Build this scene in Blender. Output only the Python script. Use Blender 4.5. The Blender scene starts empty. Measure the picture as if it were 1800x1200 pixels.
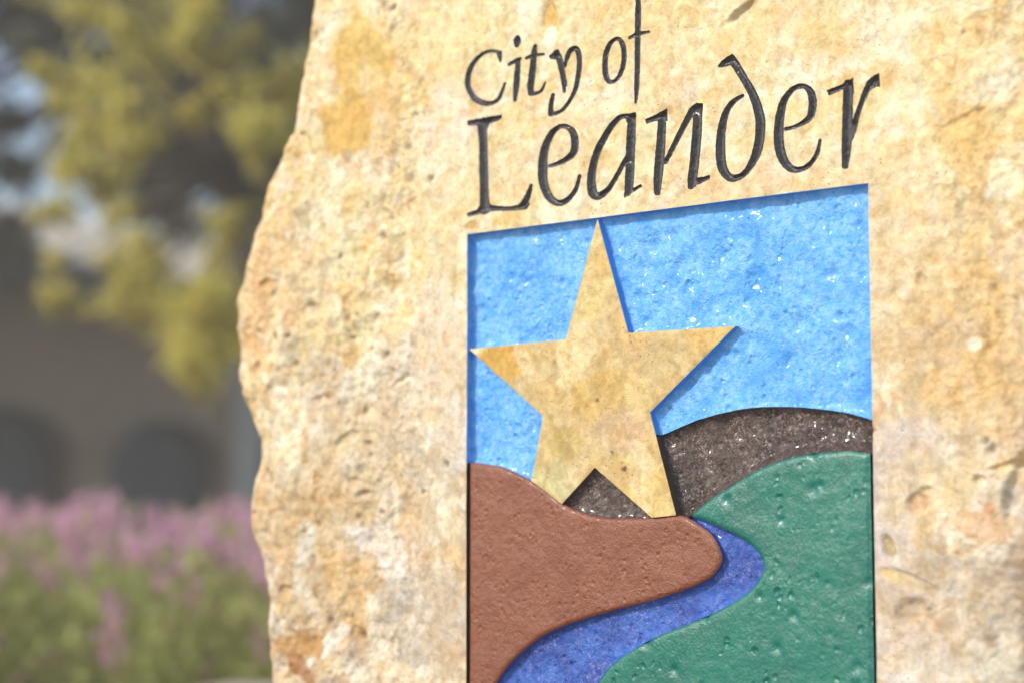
import bpy, math, random
import numpy as np
from mathutils import Vector, Matrix
from mathutils.geometry import delaunay_2d_cdt

SC = bpy.context.scene
COL = SC.collection
random.seed(7)
RNG = np.random.default_rng(11)

# ------------------------------------------------------------------ camera
FPX = 3750.0                      # focal length in photo pixels (1800 wide) = 75 mm
TH = math.atan(386 / FPX)         # upward pitch
CAMZ = 1.0
cam_d = bpy.data.cameras.new('camera')
cam = bpy.data.objects.new('camera', cam_d)
COL.objects.link(cam)
cam.location = (0, 0, CAMZ)
cam.rotation_euler = (math.pi / 2 + TH, 0, 0)
cam_d.sensor_width = 36
cam_d.lens = 75
cam_d.clip_start = .05
cam_d.clip_end = 2000
cam_d.dof.use_dof = True
cam_d.dof.focus_distance = 2.40
cam_d.dof.aperture_fstop = 2.1
SC.camera = cam

# ------------------------------------------------------------------ sky and sun
SUN = Vector((-.72, -.36, .55)).normalized()
world = bpy.data.worlds.new('World')
SC.world = world
world.use_nodes = True
wn = world.node_tree
sky = wn.nodes.new('ShaderNodeTexSky')
sky.sky_type = 'NISHITA'
sky.sun_disc = False
sky.sun_elevation = math.asin(SUN.z)
sky.sun_rotation = math.atan2(SUN.x, SUN.y)
sky.air_density = 1.0
sky.dust_density = 2.0
bg = wn.nodes['Background']
bg.inputs['Strength'].default_value = .15
wn.links.new(sky.outputs[0], bg.inputs['Color'])
sun_d = bpy.data.lights.new('sun', 'SUN')
sun = bpy.data.objects.new('sun', sun_d)
COL.objects.link(sun)
sun_d.energy = 2.55
sun_d.angle = math.radians(.6)
sun_d.color = (1, .96, .88)
sun.rotation_euler = SUN.to_track_quat('Z', 'Y').to_euler()
sun.location = (-6, -3, 9)
vs = SC.view_settings
vs.view_transform = 'Standard'
vs.look = 'None'
vs.exposure = .47
vs.gamma = 1
SC.cycles.use_denoising = True
SC.cycles.max_bounces = 8

# ------------------------------------------------------------------ projection helpers
Fv = np.array([0, math.cos(TH), math.sin(TH)])
Rv = np.array([1., 0, 0])
Uv = np.array([0, -math.sin(TH), math.cos(TH)])


def ray(x, y):
    return Fv + Rv * (x - 900) / FPX + Uv * (600 - y) / FPX


def at(x, y, Y):
    r = ray(x, y)
    r = r * (Y / r[1])
    return np.array([r[0], r[1], r[2] + CAMZ])


# the plane of the stone's dressed face: fU runs along it, fN points out of it
AL = math.atan(4580 * math.cos(TH) / FPX)
fU = np.array([math.sin(AL), -math.cos(AL), 0])
fN = np.array([-math.cos(AL), -math.sin(AL), 0])
P0 = ray(1100, 700) * 2.45
P0h = np.array([P0[0], P0[1], 0])


def uv(p):
    r = ray(p[0], p[1])
    X = r * ((P0 @ fN) / (r @ fN))
    return ((X - P0) @ fU, X[2])


def uv_at(p, w):
    """like uv, for a point that lies w in front of the dressed plane"""
    r = ray(p[0], p[1])
    X = r * ((P0 @ fN + w) / (r @ fN))
    return ((X - P0) @ fU, X[2])


def UVS(pts):
    return np.array([uv(p) for p in pts])


def face_world(u, v, w):
    u = np.asarray(u)[:, None]
    v = np.asarray(v)
    w = np.asarray(w)[:, None]
    P = P0h[None] + u * fU[None] + w * fN[None]
    P[:, 2] += CAMZ + v
    return P


# ------------------------------------------------------------------ numeric helpers
def gnoise(x, y, seed=0):
    """2-D gradient noise, about -1..1"""
    x = x + seed * 17.31
    y = y + seed * 9.77
    xi = np.floor(x).astype(np.int64)
    yi = np.floor(y).astype(np.int64)
    xf, yf = x - xi, y - yi
    u, v = xf ** 3 * (xf * (xf * 6 - 15) + 10), yf ** 3 * (yf * (yf * 6 - 15) + 10)

    def g(ix, iy, dx, dy):
        h = (ix * 374761393 + iy * 668265263 + seed * 1442695) & 0x7fffffff
        h = ((h ^ (h >> 13)) * 1274126177) & 0x7fffffff
        a = (h % 4096) / 4096 * 2 * np.pi
        return np.cos(a) * dx + np.sin(a) * dy
    n = (g(xi, yi, xf, yf) * (1 - u) + g(xi + 1, yi, xf - 1, yf) * u) * (1 - v) + \
        (g(xi, yi + 1, xf, yf - 1) * (1 - u) + g(xi + 1, yi + 1, xf - 1, yf - 1) * u) * v
    return n * 1.5


def fbm(x, y, seed=0, oct=4, gain=.5):
    s, a, f = 0, 1, 1
    for i in range(oct):
        s = s + a * gnoise(x * f, y * f, seed + i)
        a *= gain
        f *= 2.03
    return s


def sstep(a, b, x):
    t = np.clip((x - a) / (b - a), 0, 1)
    return t * t * (3 - 2 * t)


def poly_dist(P, poly, closed=True, chunk=4000):
    """unsigned distance of points to a polyline"""
    A = np.asarray(poly, float)
    B = np.roll(A, -1, 0) if closed else A[1:]
    if not closed:
        A = A[:-1]
    D = B - A
    L = (D ** 2).sum(1) + 1e-18
    out = np.empty(len(P))
    for i in range(0, len(P), chunk):
        Q = P[i:i + chunk]
        W = Q[:, None] - A[None]
        t = np.clip((W * D[None]).sum(2) / L[None], 0, 1)
        out[i:i + chunk] = np.sqrt(((W - t[..., None] * D[None]) ** 2).sum(2)).min(1)
    return out


def near_dist(P, poly, cell=.006, exact=.02):
    """distance to an outline: interpolated from a coarse grid, exact close to it"""
    lo, hi = P.min(0) - cell, P.max(0) + cell
    nx, ny = (np.ceil((hi - lo) / cell) + 1).astype(int)
    X, Y = np.meshgrid(lo[0] + np.arange(nx) * cell, lo[1] + np.arange(ny) * cell)
    D = poly_dist(np.stack([X.ravel(), Y.ravel()], 1), poly[::2], chunk=2000).reshape(X.shape)
    q = (P - lo) / cell
    i = q.astype(int)
    f = q - i
    x, y = i[:, 0], i[:, 1]
    out = (D[y, x] * (1 - f[:, 0]) + D[y, x + 1] * f[:, 0]) * (1 - f[:, 1]) + (D[y + 1, x] * (1 - f[:, 0]) + D[y + 1, x + 1] * f[:, 0]) * f[:, 1]
    k = out < exact
    out[k] = poly_dist(P[k], poly, chunk=2000)
    return out


def inside(P, poly, chunk=8000):
    A = np.asarray(poly, float)
    B = np.roll(A, -1, 0)
    out = np.zeros(len(P), bool)
    for i in range(0, len(P), chunk):
        Q = P[i:i + chunk]
        x, y = Q[:, 0][:, None], Q[:, 1][:, None]
        c = (A[:, 1] > y) != (B[:, 1] > y)
        dy = B[:, 1] - A[:, 1]
        dy = np.where(dy == 0, 1e-15, dy)
        xi = A[:, 0] + (y - A[:, 1]) / dy * (B[:, 0] - A[:, 0])
        out[i:i + chunk] = (c & (x < xi)).sum(1) % 2 == 1
    return out


def catmull(pts, n=8, closed=False):
    P = np.asarray(pts, float)
    m = len(P)
    out = []
    rng = range(m if closed else m - 1)
    for i in rng:
        if closed:
            a, b, c, d = P[i - 1], P[i], P[(i + 1) % m], P[(i + 2) % m]
        else:
            a, b, c, d = P[max(i - 1, 0)], P[i], P[i + 1], P[min(i + 2, m - 1)]
        for k in range(n):
            t = k / n
            out.append(.5 * ((2 * b) + (-a + c) * t + (2 * a - 5 * b + 4 * c - d) * t * t + (-a + 3 * b - 3 * c + d) * t ** 3))
    if not closed:
        out.append(P[-1])
    return np.array(out)


def densify(poly, step):
    A = np.asarray(poly, float)
    out = []
    for a, b in zip(A, np.roll(A, -1, 0)):
        k = max(1, int(math.ceil(np.hypot(*(b - a)) / step)))
        for j in range(k):
            out.append(a + (b - a) * j / k)
    return np.array(out)


def tri_mesh(loops, inner, keep):
    """constrained triangulation; loops: list of closed outlines whose vertices come first in the result"""
    V = []
    E = []
    for lp in loops:
        s = len(V)
        V += lp.tolist()
        E += [(s + i, s + (i + 1) % len(lp)) for i in range(len(lp))]
    nb = len(V)
    V += inner.tolist()
    r = delaunay_2d_cdt([Vector(p) for p in V], E, [], 0, 1e-7, True)
    vo = np.array([tuple(p) for p in r[0]])
    tr = np.array(r[2])
    src = -np.ones(len(vo), int)
    for i, o in enumerate(r[3]):
        for q in o:
            if q < nb:
                src[i] = q
                break
    c = vo[tr].mean(1)
    tr = tr[keep(c)]
    return vo, tr, src


def grid_in(poly, du, dv, margin, jitter=.25):
    lo, hi = poly.min(0), poly.max(0)
    X, Y = np.meshgrid(np.arange(lo[0], hi[0], du), np.arange(lo[1], hi[1], dv))
    P = np.stack([X.ravel(), Y.ravel()], 1)
    P += RNG.uniform(-1, 1, P.shape) * np.array([du, dv]) * jitter
    P = P[inside(P, poly)]
    return P[poly_dist(P, poly) > margin]


# ------------------------------------------------------------------ object helpers
def make_obj(name, V, F, mats, parent=None, smooth=True, fmat=None, color=None, **props):
    me = bpy.data.meshes.new(name)
    V = np.asarray(V, float)
    F = np.asarray(F)
    me.vertices.add(len(V))
    me.vertices.foreach_set('co', V.ravel())
    k = F.shape[1]
    me.loops.add(F.size)
    me.loops.foreach_set('vertex_index', F.ravel().astype(np.int32))
    me.polygons.add(len(F))
    me.polygons.foreach_set('loop_start', np.arange(0, F.size, k, dtype=np.int32))
    me.polygons.foreach_set('use_smooth', np.full(len(F), smooth))
    if not isinstance(mats, (list, tuple)):
        mats = [mats]
    for m in mats:
        me.materials.append(m)
    if fmat is not None:
        me.polygons.foreach_set('material_index', np.asarray(fmat, np.int32))
    if color is not None:
        a = me.color_attributes.new('tint', 'FLOAT_COLOR', 'POINT')
        c = np.ones((len(V), 4), np.float32)
        c[:, :3] = color
        a.data.foreach_set('color', c.ravel())
    me.update(calc_edges=True)
    me.validate()
    o = bpy.data.objects.new(name, me)
    COL.objects.link(o)
    if parent is not None:
        o.parent = parent
        o.matrix_parent_inverse = parent.matrix_world.inverted()
    for q, val in props.items():
        o[q] = val
    return o


def make_empty(name, loc, label, category, group=None):
    o = bpy.data.objects.new(name, None)
    COL.objects.link(o)
    o.location = loc
    o.matrix_world = Matrix.Translation(loc)
    o['label'] = label
    o['category'] = category
    if group:
        o['group'] = group
    return o


class Mat:
    def __init__(s, name):
        s.m = bpy.data.materials.new(name)
        s.m.use_nodes = True
        s.t = s.m.node_tree
        s.b = s.t.nodes['Principled BSDF']
        s.co = s.t.nodes.new('ShaderNodeTexCoord').outputs['Object']

    def n(s, kind, **kw):
        nd = s.t.nodes.new(kind)
        for k, v in kw.items():
            if k in nd.inputs:
                nd.inputs[k].default_value = v
            else:
                setattr(nd, k, v)
        return nd

    def l(s, a, b):
        s.t.links.new(a, b)

    def noise(s, scale, detail=6, rough=.6, dist=0, co=None):
        nd = s.n('ShaderNodeTexNoise', Scale=scale, Detail=detail, Roughness=rough, Distortion=dist)
        s.l(co or s.co, nd.inputs['Vector'])
        return nd.outputs['Fac']

    def vor(s, scale, feature='F1', rnd=1):
        nd = s.n('ShaderNodeTexVoronoi', Scale=scale, Randomness=rnd)
        nd.feature = feature
        s.l(s.co, nd.inputs['Vector'])
        return nd.outputs['Distance']

    def ramp(s, fac, stops):
        nd = s.n('ShaderNodeValToRGB')
        e = nd.color_ramp.elements
        while len(e) > 1:
            e.remove(e[-1])
        for i, (p, c) in enumerate(stops):
            el = e[0] if i == 0 else e.new(p)
            el.position = p
            el.color = (c, c, c, 1) if isinstance(c, (int, float)) else (*c, 1)
        s.l(fac, nd.inputs[0])
        return nd.outputs[0]

    def mix(s, fac, a, b, mode='MIX'):
        nd = s.n('ShaderNodeMix')
        nd.data_type = 'RGBA'
        nd.blend_type = mode
        for sock, val in ((nd.inputs[0], fac), (nd.inputs[6], a), (nd.inputs[7], b)):
            if hasattr(val, 'links'):
                s.l(val, sock)
            elif isinstance(val, (int, float)):
                sock.default_value = val
            else:
                sock.default_value = (*val, 1)
        return nd.outputs[2]

    def math(s, op, a, b=0.):
        nd = s.n('ShaderNodeMath')
        nd.operation = op
        for i, v in enumerate((a, b)):
            if hasattr(v, 'links'):
                s.l(v, nd.inputs[i])
            else:
                nd.inputs[i].default_value = v
        return nd.outputs[0]

    def bump(s, h, dist, strength=1.):
        nd = s.n('ShaderNodeBump', Strength=strength, Distance=dist)
        s.l(h, nd.inputs['Height'])
        s.l(nd.outputs[0], s.b.inputs['Normal'])

    def set(s, color=None, rough=None, **kw):
        for k, v in (('Base Color', color), ('Roughness', rough)):
            if v is None:
                continue
            if hasattr(v, 'links'):
                s.l(v, s.b.inputs[k])
            elif isinstance(v, (int, float)):
                s.b.inputs[k].default_value = v
            else:
                s.b.inputs[k].default_value = (*v, 1)
        for k, v in kw.items():
            s.b.inputs[k.replace('_', ' ')].default_value = v
        return s.m


# ------------------------------------------------------------------ materials
def stone_material():
    m = Mat('quarried_limestone')
    a = m.n('ShaderNodeAttribute')
    a.attribute_name = 'tint'
    base = a.outputs['Color']
    f1 = m.noise(55, 8, .7, .6)
    f2 = m.noise(260, 4, .7)
    f3 = m.noise(19, 6, .62, 1.2)
    c = m.mix(m.ramp(f1, [(.40, .0), (.50, .55), (.60, 1.)]), (.86, .81, .72), (1.09, 1.09, 1.09))
    base = m.mix(1., base, c, 'MULTIPLY')
    warm = m.mix(m.ramp(f3, [(.38, 0.), (.5, .5), (.66, 1.)]), (1.03, .93, .78), (.99, 1.03, 1.10))
    base = m.mix(1., base, warm, 'MULTIPLY')
    sp = m.mix(m.ramp(f2, [(.3, .0), (.5, 1.)]), (.86, .83, .80), (1, 1, 1))
    base = m.mix(1., base, sp, 'MULTIPLY')
    # hairline cracks
    fc = m.noise(11, 7, .62, 1.6)
    line = m.ramp(m.math('ABSOLUTE', m.math('SUBTRACT', fc, .5)), [(.0, 1.), (.006, 0.)])
    lg = m.ramp(m.noise(7, 3, .5), [(.50, 0.), (.60, 1.)])
    line = m.math('MULTIPLY', line, lg)
    base = m.mix(m.math('MULTIPLY', line, .28), base, (.28, .18, .10))
    # small dirt-filled pores
    pv = m.vor(150)
    pm = m.ramp(pv, [(.08, 1.), (.2, 0.)])
    gate = m.ramp(m.noise(24, 3, .5), [(.52, 0.), (.62, 1.)])
    pm2 = m.math('MULTIPLY', pm, gate)
    base = m.mix(m.math('MULTIPLY', pm2, .6), base, (.22, .16, .11))
    h = m.math('ADD', m.math('MULTIPLY', f1, 1.), m.math('MULTIPLY', f2, .25))
    h = m.math('SUBTRACT', h, m.math('MULTIPLY', pm2, .5))
    h = m.math('SUBTRACT', h, m.math('MULTIPLY', line, .12))
    m.bump(h, .0024, .85)
    return m.set(base, .72, Specular_IOR_Level=.35)


def paint_material(name, col, light, dark, rough=.3, bump=.0012, scale=90, mottling=.5, pits=.5, coat=.0, glint=None, glint_amt=.6, gate_at=.5):
    m = Mat(name)
    n1 = m.noise(scale, 8, .72, .15)
    n2 = m.noise(scale * .18, 5, .6)
    n3 = m.noise(scale * 4, 3, .6)
    c = m.mix(m.math('MULTIPLY', m.ramp(n1, [(.40, 0.), (.72, 1.)]), mottling), col, light)  # pale mottling: uneven paint tone with highlights painted in
    c = m.mix(m.math('MULTIPLY', m.ramp(n2, [(.46, 0.), (.62, 1.)]), .75), c, dark)
    if glint:  # pale specks painted in as glints of the glossy paint
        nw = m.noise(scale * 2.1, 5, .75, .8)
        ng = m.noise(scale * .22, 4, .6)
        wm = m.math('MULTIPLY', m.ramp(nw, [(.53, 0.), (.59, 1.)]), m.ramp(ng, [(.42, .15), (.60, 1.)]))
        c = m.mix(m.math('MULTIPLY', wm, glint_amt), c, glint)
    pv = m.vor(scale * .9)
    gate = m.ramp(m.noise(scale * .35, 2, .5), [(gate_at, 0.), (gate_at + .08, 1.)])
    pm = m.math('MULTIPLY', m.ramp(pv, [(.02, 1.), (.42, 0.)]), gate)
    h = m.math('ADD', m.math('MULTIPLY', n1, .8), m.math('MULTIPLY', n3, .34))
    h = m.math('SUBTRACT', h, m.math('MULTIPLY', pm, pits))
    m.bump(h, bump, 1.)
    r = m.ramp(n2, [(.3, rough * .8), (.7, rough * 1.35)])
    return m.set(c, r, Specular_IOR_Level=.5, Coat_Weight=coat, Coat_Roughness=.12)


M_STONE = stone_material()
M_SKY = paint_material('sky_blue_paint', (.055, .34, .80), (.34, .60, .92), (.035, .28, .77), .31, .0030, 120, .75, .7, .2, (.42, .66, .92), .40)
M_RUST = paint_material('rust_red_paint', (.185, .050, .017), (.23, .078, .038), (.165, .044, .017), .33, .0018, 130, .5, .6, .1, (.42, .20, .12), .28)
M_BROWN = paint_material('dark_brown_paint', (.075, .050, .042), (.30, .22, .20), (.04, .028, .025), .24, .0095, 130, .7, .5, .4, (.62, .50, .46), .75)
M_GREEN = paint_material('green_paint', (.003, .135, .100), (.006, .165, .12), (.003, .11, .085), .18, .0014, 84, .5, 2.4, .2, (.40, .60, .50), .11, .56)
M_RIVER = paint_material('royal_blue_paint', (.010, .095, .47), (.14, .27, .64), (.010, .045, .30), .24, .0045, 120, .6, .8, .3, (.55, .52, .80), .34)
M_BLACK = paint_material('black_letter_paint', (.022, .018, .022), (.05, .05, .06), (.015, .012, .015), .24, .0028, 160, .4, .4, .6)
W_SKY = paint_material('sky_blue_paint_wall', (.045, .31, .78), (.10, .38, .82), (.03, .25, .74), .5, .0006, 90, .4, .2)
W_BROWN = paint_material('dark_brown_paint_wall', (.095, .062, .052), (.13, .09, .08), (.06, .04, .035), .5, .0006, 90, .4, .2)
W_RIVER = paint_material('royal_blue_paint_wall', (.018, .09, .44), (.03, .12, .5), (.014, .055, .32), .5, .0006, 90, .4, .2)
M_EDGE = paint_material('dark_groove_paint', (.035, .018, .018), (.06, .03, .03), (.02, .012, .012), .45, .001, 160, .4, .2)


def simple(name, col, col2, scale, rough=.8, bump=0, **kw):
    m = Mat(name)
    f = m.noise(scale, 6, .6)
    c = m.mix(m.ramp(f, [(.35, 0.), (.65, 1.)]), col, col2)
    if bump:
        m.bump(f, bump)
    return m.set(c, rough, **kw)


def leaf_material(name, col, col2, trans=.45, scale=3.):
    m = Mat(name)
    g = m.n('ShaderNodeNewGeometry')
    r = m.ramp(g.outputs['Random Per Island'], [(0., 0.), (1., 1.)])
    f = m.noise(scale, 3, .5)
    c = m.mix(r, col, col2)
    c = m.mix(m.math('MULTIPLY', f, .5), c, col)
    m.set(c, .5, Specular_IOR_Level=.3)
    tr = m.n('ShaderNodeBsdfTranslucent')
    m.l(c, tr.inputs['Color'])
    mx = m.n('ShaderNodeMixShader', Fac=trans)
    mx.inputs[0].default_value = trans
    m.l(m.b.outputs[0], mx.inputs[1])
    m.l(tr.outputs[0], mx.inputs[2])
    m.l(mx.outputs[0], m.t.nodes['Material Output'].inputs['Surface'])
    return m.m


M_LAWN = simple('lawn_ground', (.05, .075, .025), (.09, .10, .04), 3., .9, .02)
M_PAVE = simple('pale_bounce_paving', (.46, .43, .38), (.54, .50, .45), 2.5, .85, .01)
M_MULCH = simple('mulch_ground', (.07, .05, .035), (.13, .09, .06), 30., .9, .02)
M_LEAF_Y = leaf_material('yellow_green_leaves', (.60, .56, .13), (.74, .62, .17), .55)
M_LEAF_D = leaf_material('shade_dark_leaves', (.07, .078, .05), (.11, .11, .07), .15)  # dark colour carries the shade inside the crown
M_LEAF_S = leaf_material('sage_leaves', (.38, .42, .13), (.52, .52, .20), .5)
M_FLOWER = leaf_material('pink_purple_flowers', (.76, .43, .58), (.78, .54, .66), .45)
M_BARK = simple('grey_brown_bark', (.06, .045, .035), (.12, .095, .075), 14., .9, .02)
M_BRICK = simple('brown_brick', (.40, .245, .145), (.48, .31, .19), 6., .9, .01)
M_LIME = simple('building_limestone', (.60, .52, .43), (.70, .61, .50), 4., .85, .01)
M_ROOF = simple('pale_metal_roof', (.50, .45, .38), (.60, .55, .47), 3., .55)
M_FASCIA = simple('dark_eave_board', (.06, .05, .045), (.08, .065, .06), 5., .7)
M_GLASS = simple('dark_window_glass', (.03, .032, .034), (.04, .042, .044), 2., .5)
M_CAP = simple('wall_cap_limestone', (.42, .36, .24), (.50, .43, .31), 12., .8, .01)

# ------------------------------------------------------------------ outlines on the dressed face (photo-measured, laid on the face plane)
slab_px = [(555, 0), (549, 45), (541, 100), (532, 150), (525, 190), (520, 232), (505, 262), (493, 290), (482, 315), (471, 342), (462, 385),
           (445, 440), (430, 495), (417, 530), (420, 570), (425, 620), (424, 665), (433, 705), (447, 738), (462, 772),
           (461, 810), (449, 850), (443, 885), (446, 935), (459, 968), (468, 1010), (478, 1055), (474, 1110), (478, 1160),
           (481, 1200), (479, 1300), (470, 1420), (484, 1560), (470, 1700), (455, 1900), (470, 2150), (480, 2330), (700, 2520),
           (1100, 2640), (1500, 2740), (1850, 2840), (1872, 2500), (1850, 2200), (1868, 1900), (1845, 1600), (1820, 1420), (1822, 1300), (1818, 1200),
           (1812, 1120), (1818, 1060), (1814, 1015), (1822, 985), (1838, 940), (1835, 800), (1856, 600), (1838, 400), (1850, 200), (1835, 0),
           (1815, -140), (1740, -260), (1560, -330), (1340, -330), (1150, -290), (960, -300), (800, -260), (660, -210), (600, -120)]
PTL, PTR, PBR, PBL = uv((822, 412)), uv((1530.5, 321)), uv((1534, 1200)), uv((818.5, 1200))
VB = -.262                                         # bottom of the painted panel
pl, pr, pt = (PTL[0] + PBL[0]) / 2, (PTR[0] + PBR[0]) / 2 + .001, (PTL[1] + PTR[1]) / 2
panel = np.array([(pl, pt), (pr, pt), (pr, VB), (pl, VB)])

star_px = dict(top=(1049.6, 387), ri=(1104, 585), rt=(1292, 573), rl=(1142, 724), br=(1188, 904), bj=(1145, 908), bc=(1045, 821),
               bl=(987, 883), cl=(932, 844), li=(954, 731), lt=(829, 613), ul=(994, 596))
S = {k: np.array(uv(p)) for k, p in star_px.items()}
S['top'][1] = pt - .0012
S['lt'][0] = pl + .0035

rust_top_px = [(819, 813), (835, 812.5), (852, 815), (880, 820), (905, 831), (933, 845), (957, 862), (987, 885), (1017, 899),
               (1045, 907), (1080, 910.5), (1145, 909), (1188, 905), (1207, 910), (1227, 922), (1246, 937), (1260, 957), (1266, 976), (1264, 991),
               (1253, 1008), (1234, 1022), (1202, 1036), (1150, 1053), (1097, 1067), (1045, 1081), (996, 1097), (957, 1114),
               (929, 1133), (904, 1156), (884, 1179), (868, 1204), (850, 1250), (838, 1310), (828, 1380)]
river_r_px = [(1210, 906), (1237, 914), (1265, 927), (1290, 939), (1314, 955), (1330, 971), (1339, 990), (1336, 1008), (1324, 1028), (1303, 1047),
              (1272, 1066), (1237, 1083), (1202, 1098), (1160, 1114), (1116, 1137), (1080, 1161), (1058, 1183), (1045, 1206), (1025, 1250),
              (1010, 1310), (1000, 1385)]
brown_top_px = [(1156, 763), (1177, 754), (1215, 738), (1253, 727), (1294, 718), (1335, 714), (1389, 714), (1437, 718), (1484, 725), (1531, 738)]
green_top_px = [(1214, 904), (1224, 895), (1247, 876), (1272, 860), (1297, 844), (1326, 827), (1357, 813), (1389, 803), (1421, 797), (1453, 793.5),
                (1490, 792), (1531, 797)]
rust_c = UVS(catmull(rust_top_px, 6))
riv_c = UVS(catmull(river_r_px, 6))
bro_c = UVS(catmull(brown_top_px, 6))
gre_c = UVS(catmull(green_top_px, 6))
GL, GR = .0024, .0056                               # widths of the dark grooves at the panel's two sides
rust_c[:, 0] = np.maximum(rust_c[:, 0], pl + GL)
rust_c = rust_c[rust_c[:, 1] > VB]
riv_c = riv_c[riv_c[:, 1] > VB]
bro_c[-1, 0] = pr
gre_c[-1, 0] = pr - GR
gre_c = gre_c[gre_c[:, 0] <= pr - GR + 1e-6]
apex = np.array([(rust_c[np.argmin(np.hypot(*(rust_c - np.array(uv((1207, 910)))).T))])])[0]
ia = int(np.argmin(np.hypot(*(rust_c - np.array(uv((1206, 909)))).T)))
isj = int(np.argmin(np.hypot(*(rust_c - S['bj']).T)))
icl = int(np.argmin(np.hypot(*(rust_c - S['cl']).T)))
ibl = int(np.argmin(np.hypot(*(rust_c - S['bl']).T)))
ibr = int(np.argmin(np.hypot(*(rust_c - S['br']).T)))
S['cl'], S['bl'], S['bj'], S['br'] = rust_c[icl], rust_c[ibl], rust_c[isj], rust_c[ibr]

P_rust = np.vstack([rust_c, [(rust_c[-1][0], VB)], [(pl + GL, VB)]])
P_green = np.vstack([gre_c, [(pr - GR, VB)], [(riv_c[-1][0], VB)], riv_c[::-1]])
P_river = np.vstack([rust_c[ia:], [(rust_c[-1][0], VB)], [(riv_c[-1][0], VB)], riv_c[::-1]])
P_star = np.vstack([S['top'], S['ri'], S['rt'], S['rl'], S['br'], rust_c[isj:ibr][::-1], S['bc'], rust_c[icl:ibl + 1][::-1], S['li'], S['lt'], S['ul']])
P_tri = np.vstack([S['bc'], rust_c[ibl:isj + 1][::-1]])
jn = S['rl'] + (S['br'] - S['rl']) * (S['rl'][1] - bro_c[0][1]) / (S['rl'][1] - S['br'][1])
bro_c = np.vstack([jn, bro_c[1:]])
P_brown = np.vstack([bro_c, [(pr, gre_c[-1][1])], gre_c[::-1], rust_c[ibr:ia + 1][::-1]])
# the brown floor also fills the groove right of the green hill's top corner
P_sky_r = np.vstack([[(S['top'][0], pt)], [(pr, pt)], bro_c[::-1], S['rl'], S['rt'], S['ri'], S['top']])
P_sky_l = np.vstack([[(pl, pt)], [(S['top'][0] - .0002, pt)], S['top'], S['ul'], S['lt'], S['li'], rust_c[:icl + 1][::-1], [(pl, rust_c[0][1])]])

# ------------------------------------------------------------------ relief of the natural stone
LETTER_BOX = UVS([(790, 0), (1570, -20), (1560, 330), (800, 420)])


def box_sd(u, v, x0, x1, y0, y1):
    dx = np.maximum(np.maximum(x0 - u, u - x1), 0)
    dy = np.maximum(np.maximum(y0 - v, v - y1), 0)
    return np.hypot(dx, dy)


U_L, U_R = uv((760, 700))[0], uv((1590, 600))[0]


def flatness(u, v):
    wob = fbm(u * 7, v * 7, 40, 3) * .022
    d = box_sd(u, v, pl - .015, pr + .015, VB - .02, .70)
    return 1 - sstep(.005, .10, d + wob)


def make_pits():
    n = 2600
    c = np.stack([RNG.uniform(slab[:, 0].min(), slab[:, 0].max(), n), RNG.uniform(slab[:, 1].min(), slab[:, 1].max(), n)], 1)
    dens = fbm(c[:, 0] * 9, c[:, 1] * 6, 21, 3) * .6 + .45
    left = sstep(.05, .0, c[:, 0] - pl)
    keep = RNG.uniform(0, 1, n) < dens * (.25 + .75 * left) * (1 - .93 * flatness(c[:, 0], c[:, 1]))
    c = c[keep]
    r = .0022 + RNG.exponential(.0016, len(c))
    g0 = uv((625, 150))
    k = np.hypot((c[:, 0] - g0[0]) / .075, (c[:, 1] - g0[1]) / .115) > 1.05
    c, r = c[k], r[k]
    return c, np.minimum(r, .0085), RNG.uniform(0, math.pi, len(c)), RNG.uniform(.4, 1., len(c))


PITS = None


def pit_field(u, v):
    h = np.zeros(len(u))
    order = np.argsort(u)
    us, vs_ = u[order], v[order]
    hs = np.zeros(len(u))
    for (cx, cy), r, a, e in zip(*PITS):
        i, j = np.searchsorted(us, [cx - 2 * r, cx + 2 * r])
        if i == j:
            continue
        dx, dy = us[i:j] - cx, vs_[i:j] - cy
        x = dx * math.cos(a) + dy * math.sin(a)
        y = (-dx * math.sin(a) + dy * math.cos(a)) / e
        d2 = (x * x + y * y) / (r * r)
        g = np.exp(-d2 * 1.4)
        hs[i:j] = np.maximum(hs[i:j], g * min(1, r / .006))
    h[order] = hs
    return h


def ell(u, v, px, py, rx, ry, rot=0, seed=0, soft=.45):
    """a blotch at a photo-measured spot on the face, ragged by noise"""
    c = uv((px, py))
    sx, sy = rx * .00085, ry * .00064
    a = math.radians(rot)
    dx, dy = (u - c[0]) / .00085, (v - c[1]) / .00064
    x = (dx * math.cos(a) + dy * math.sin(a)) / rx
    y = (-dx * math.sin(a) + dy * math.cos(a)) / ry
    d = np.hypot(x, y) + fbm(u * 13, v * 12, 50 + seed, 5, .62) * .42
    return 1 - sstep(1 - soft, 1 + soft, d)


CHIPS = [(1303, 20, 34, 9, 38, .007), (966, 30, 11, 26, 5, .004), (1612, 885, 12, 17, 0, .004), (1563, 960, 9, 22, 15, .004), (1600, 1022, 34, 9, -25, .003),
         (1603, 1074, 18, 18, 0, .005), (1722, 843, 8, 6, -20, .006), (1627, 860, 7, 5, 0, .004), (1620, 495, 8, 14, 15, .003), (1690, 210, 30, 5, 20, .003),
         (1785, 850, 8, 40, -12, .008), (1780, 815, 26, 5, 15, .005), (635, 868, 14, 8, 20, .006), (620, 845, 12, 6, -10, .005), (540, 545, 16, 12, 20, .006),
         (470, 500, 14, 10, 0, .005), (529, 236, 8, 6, 0, .005), (700, 665, 20, 8, 35, .004), (743, 865, 7, 6, 0, .005), (555, 700, 18, 9, 10, .005), (690, 1130, 7, 14, 0, .005),
         (606, 560, 6, 40, 8, .004), (827, 396, 13, 10, 10, .0015), (600, 770, 20, 10, 30, .005), (500, 1040, 12, 10, 0, .005)]


def right0(u):
    return sstep(pr, pr + .08, u)


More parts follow.
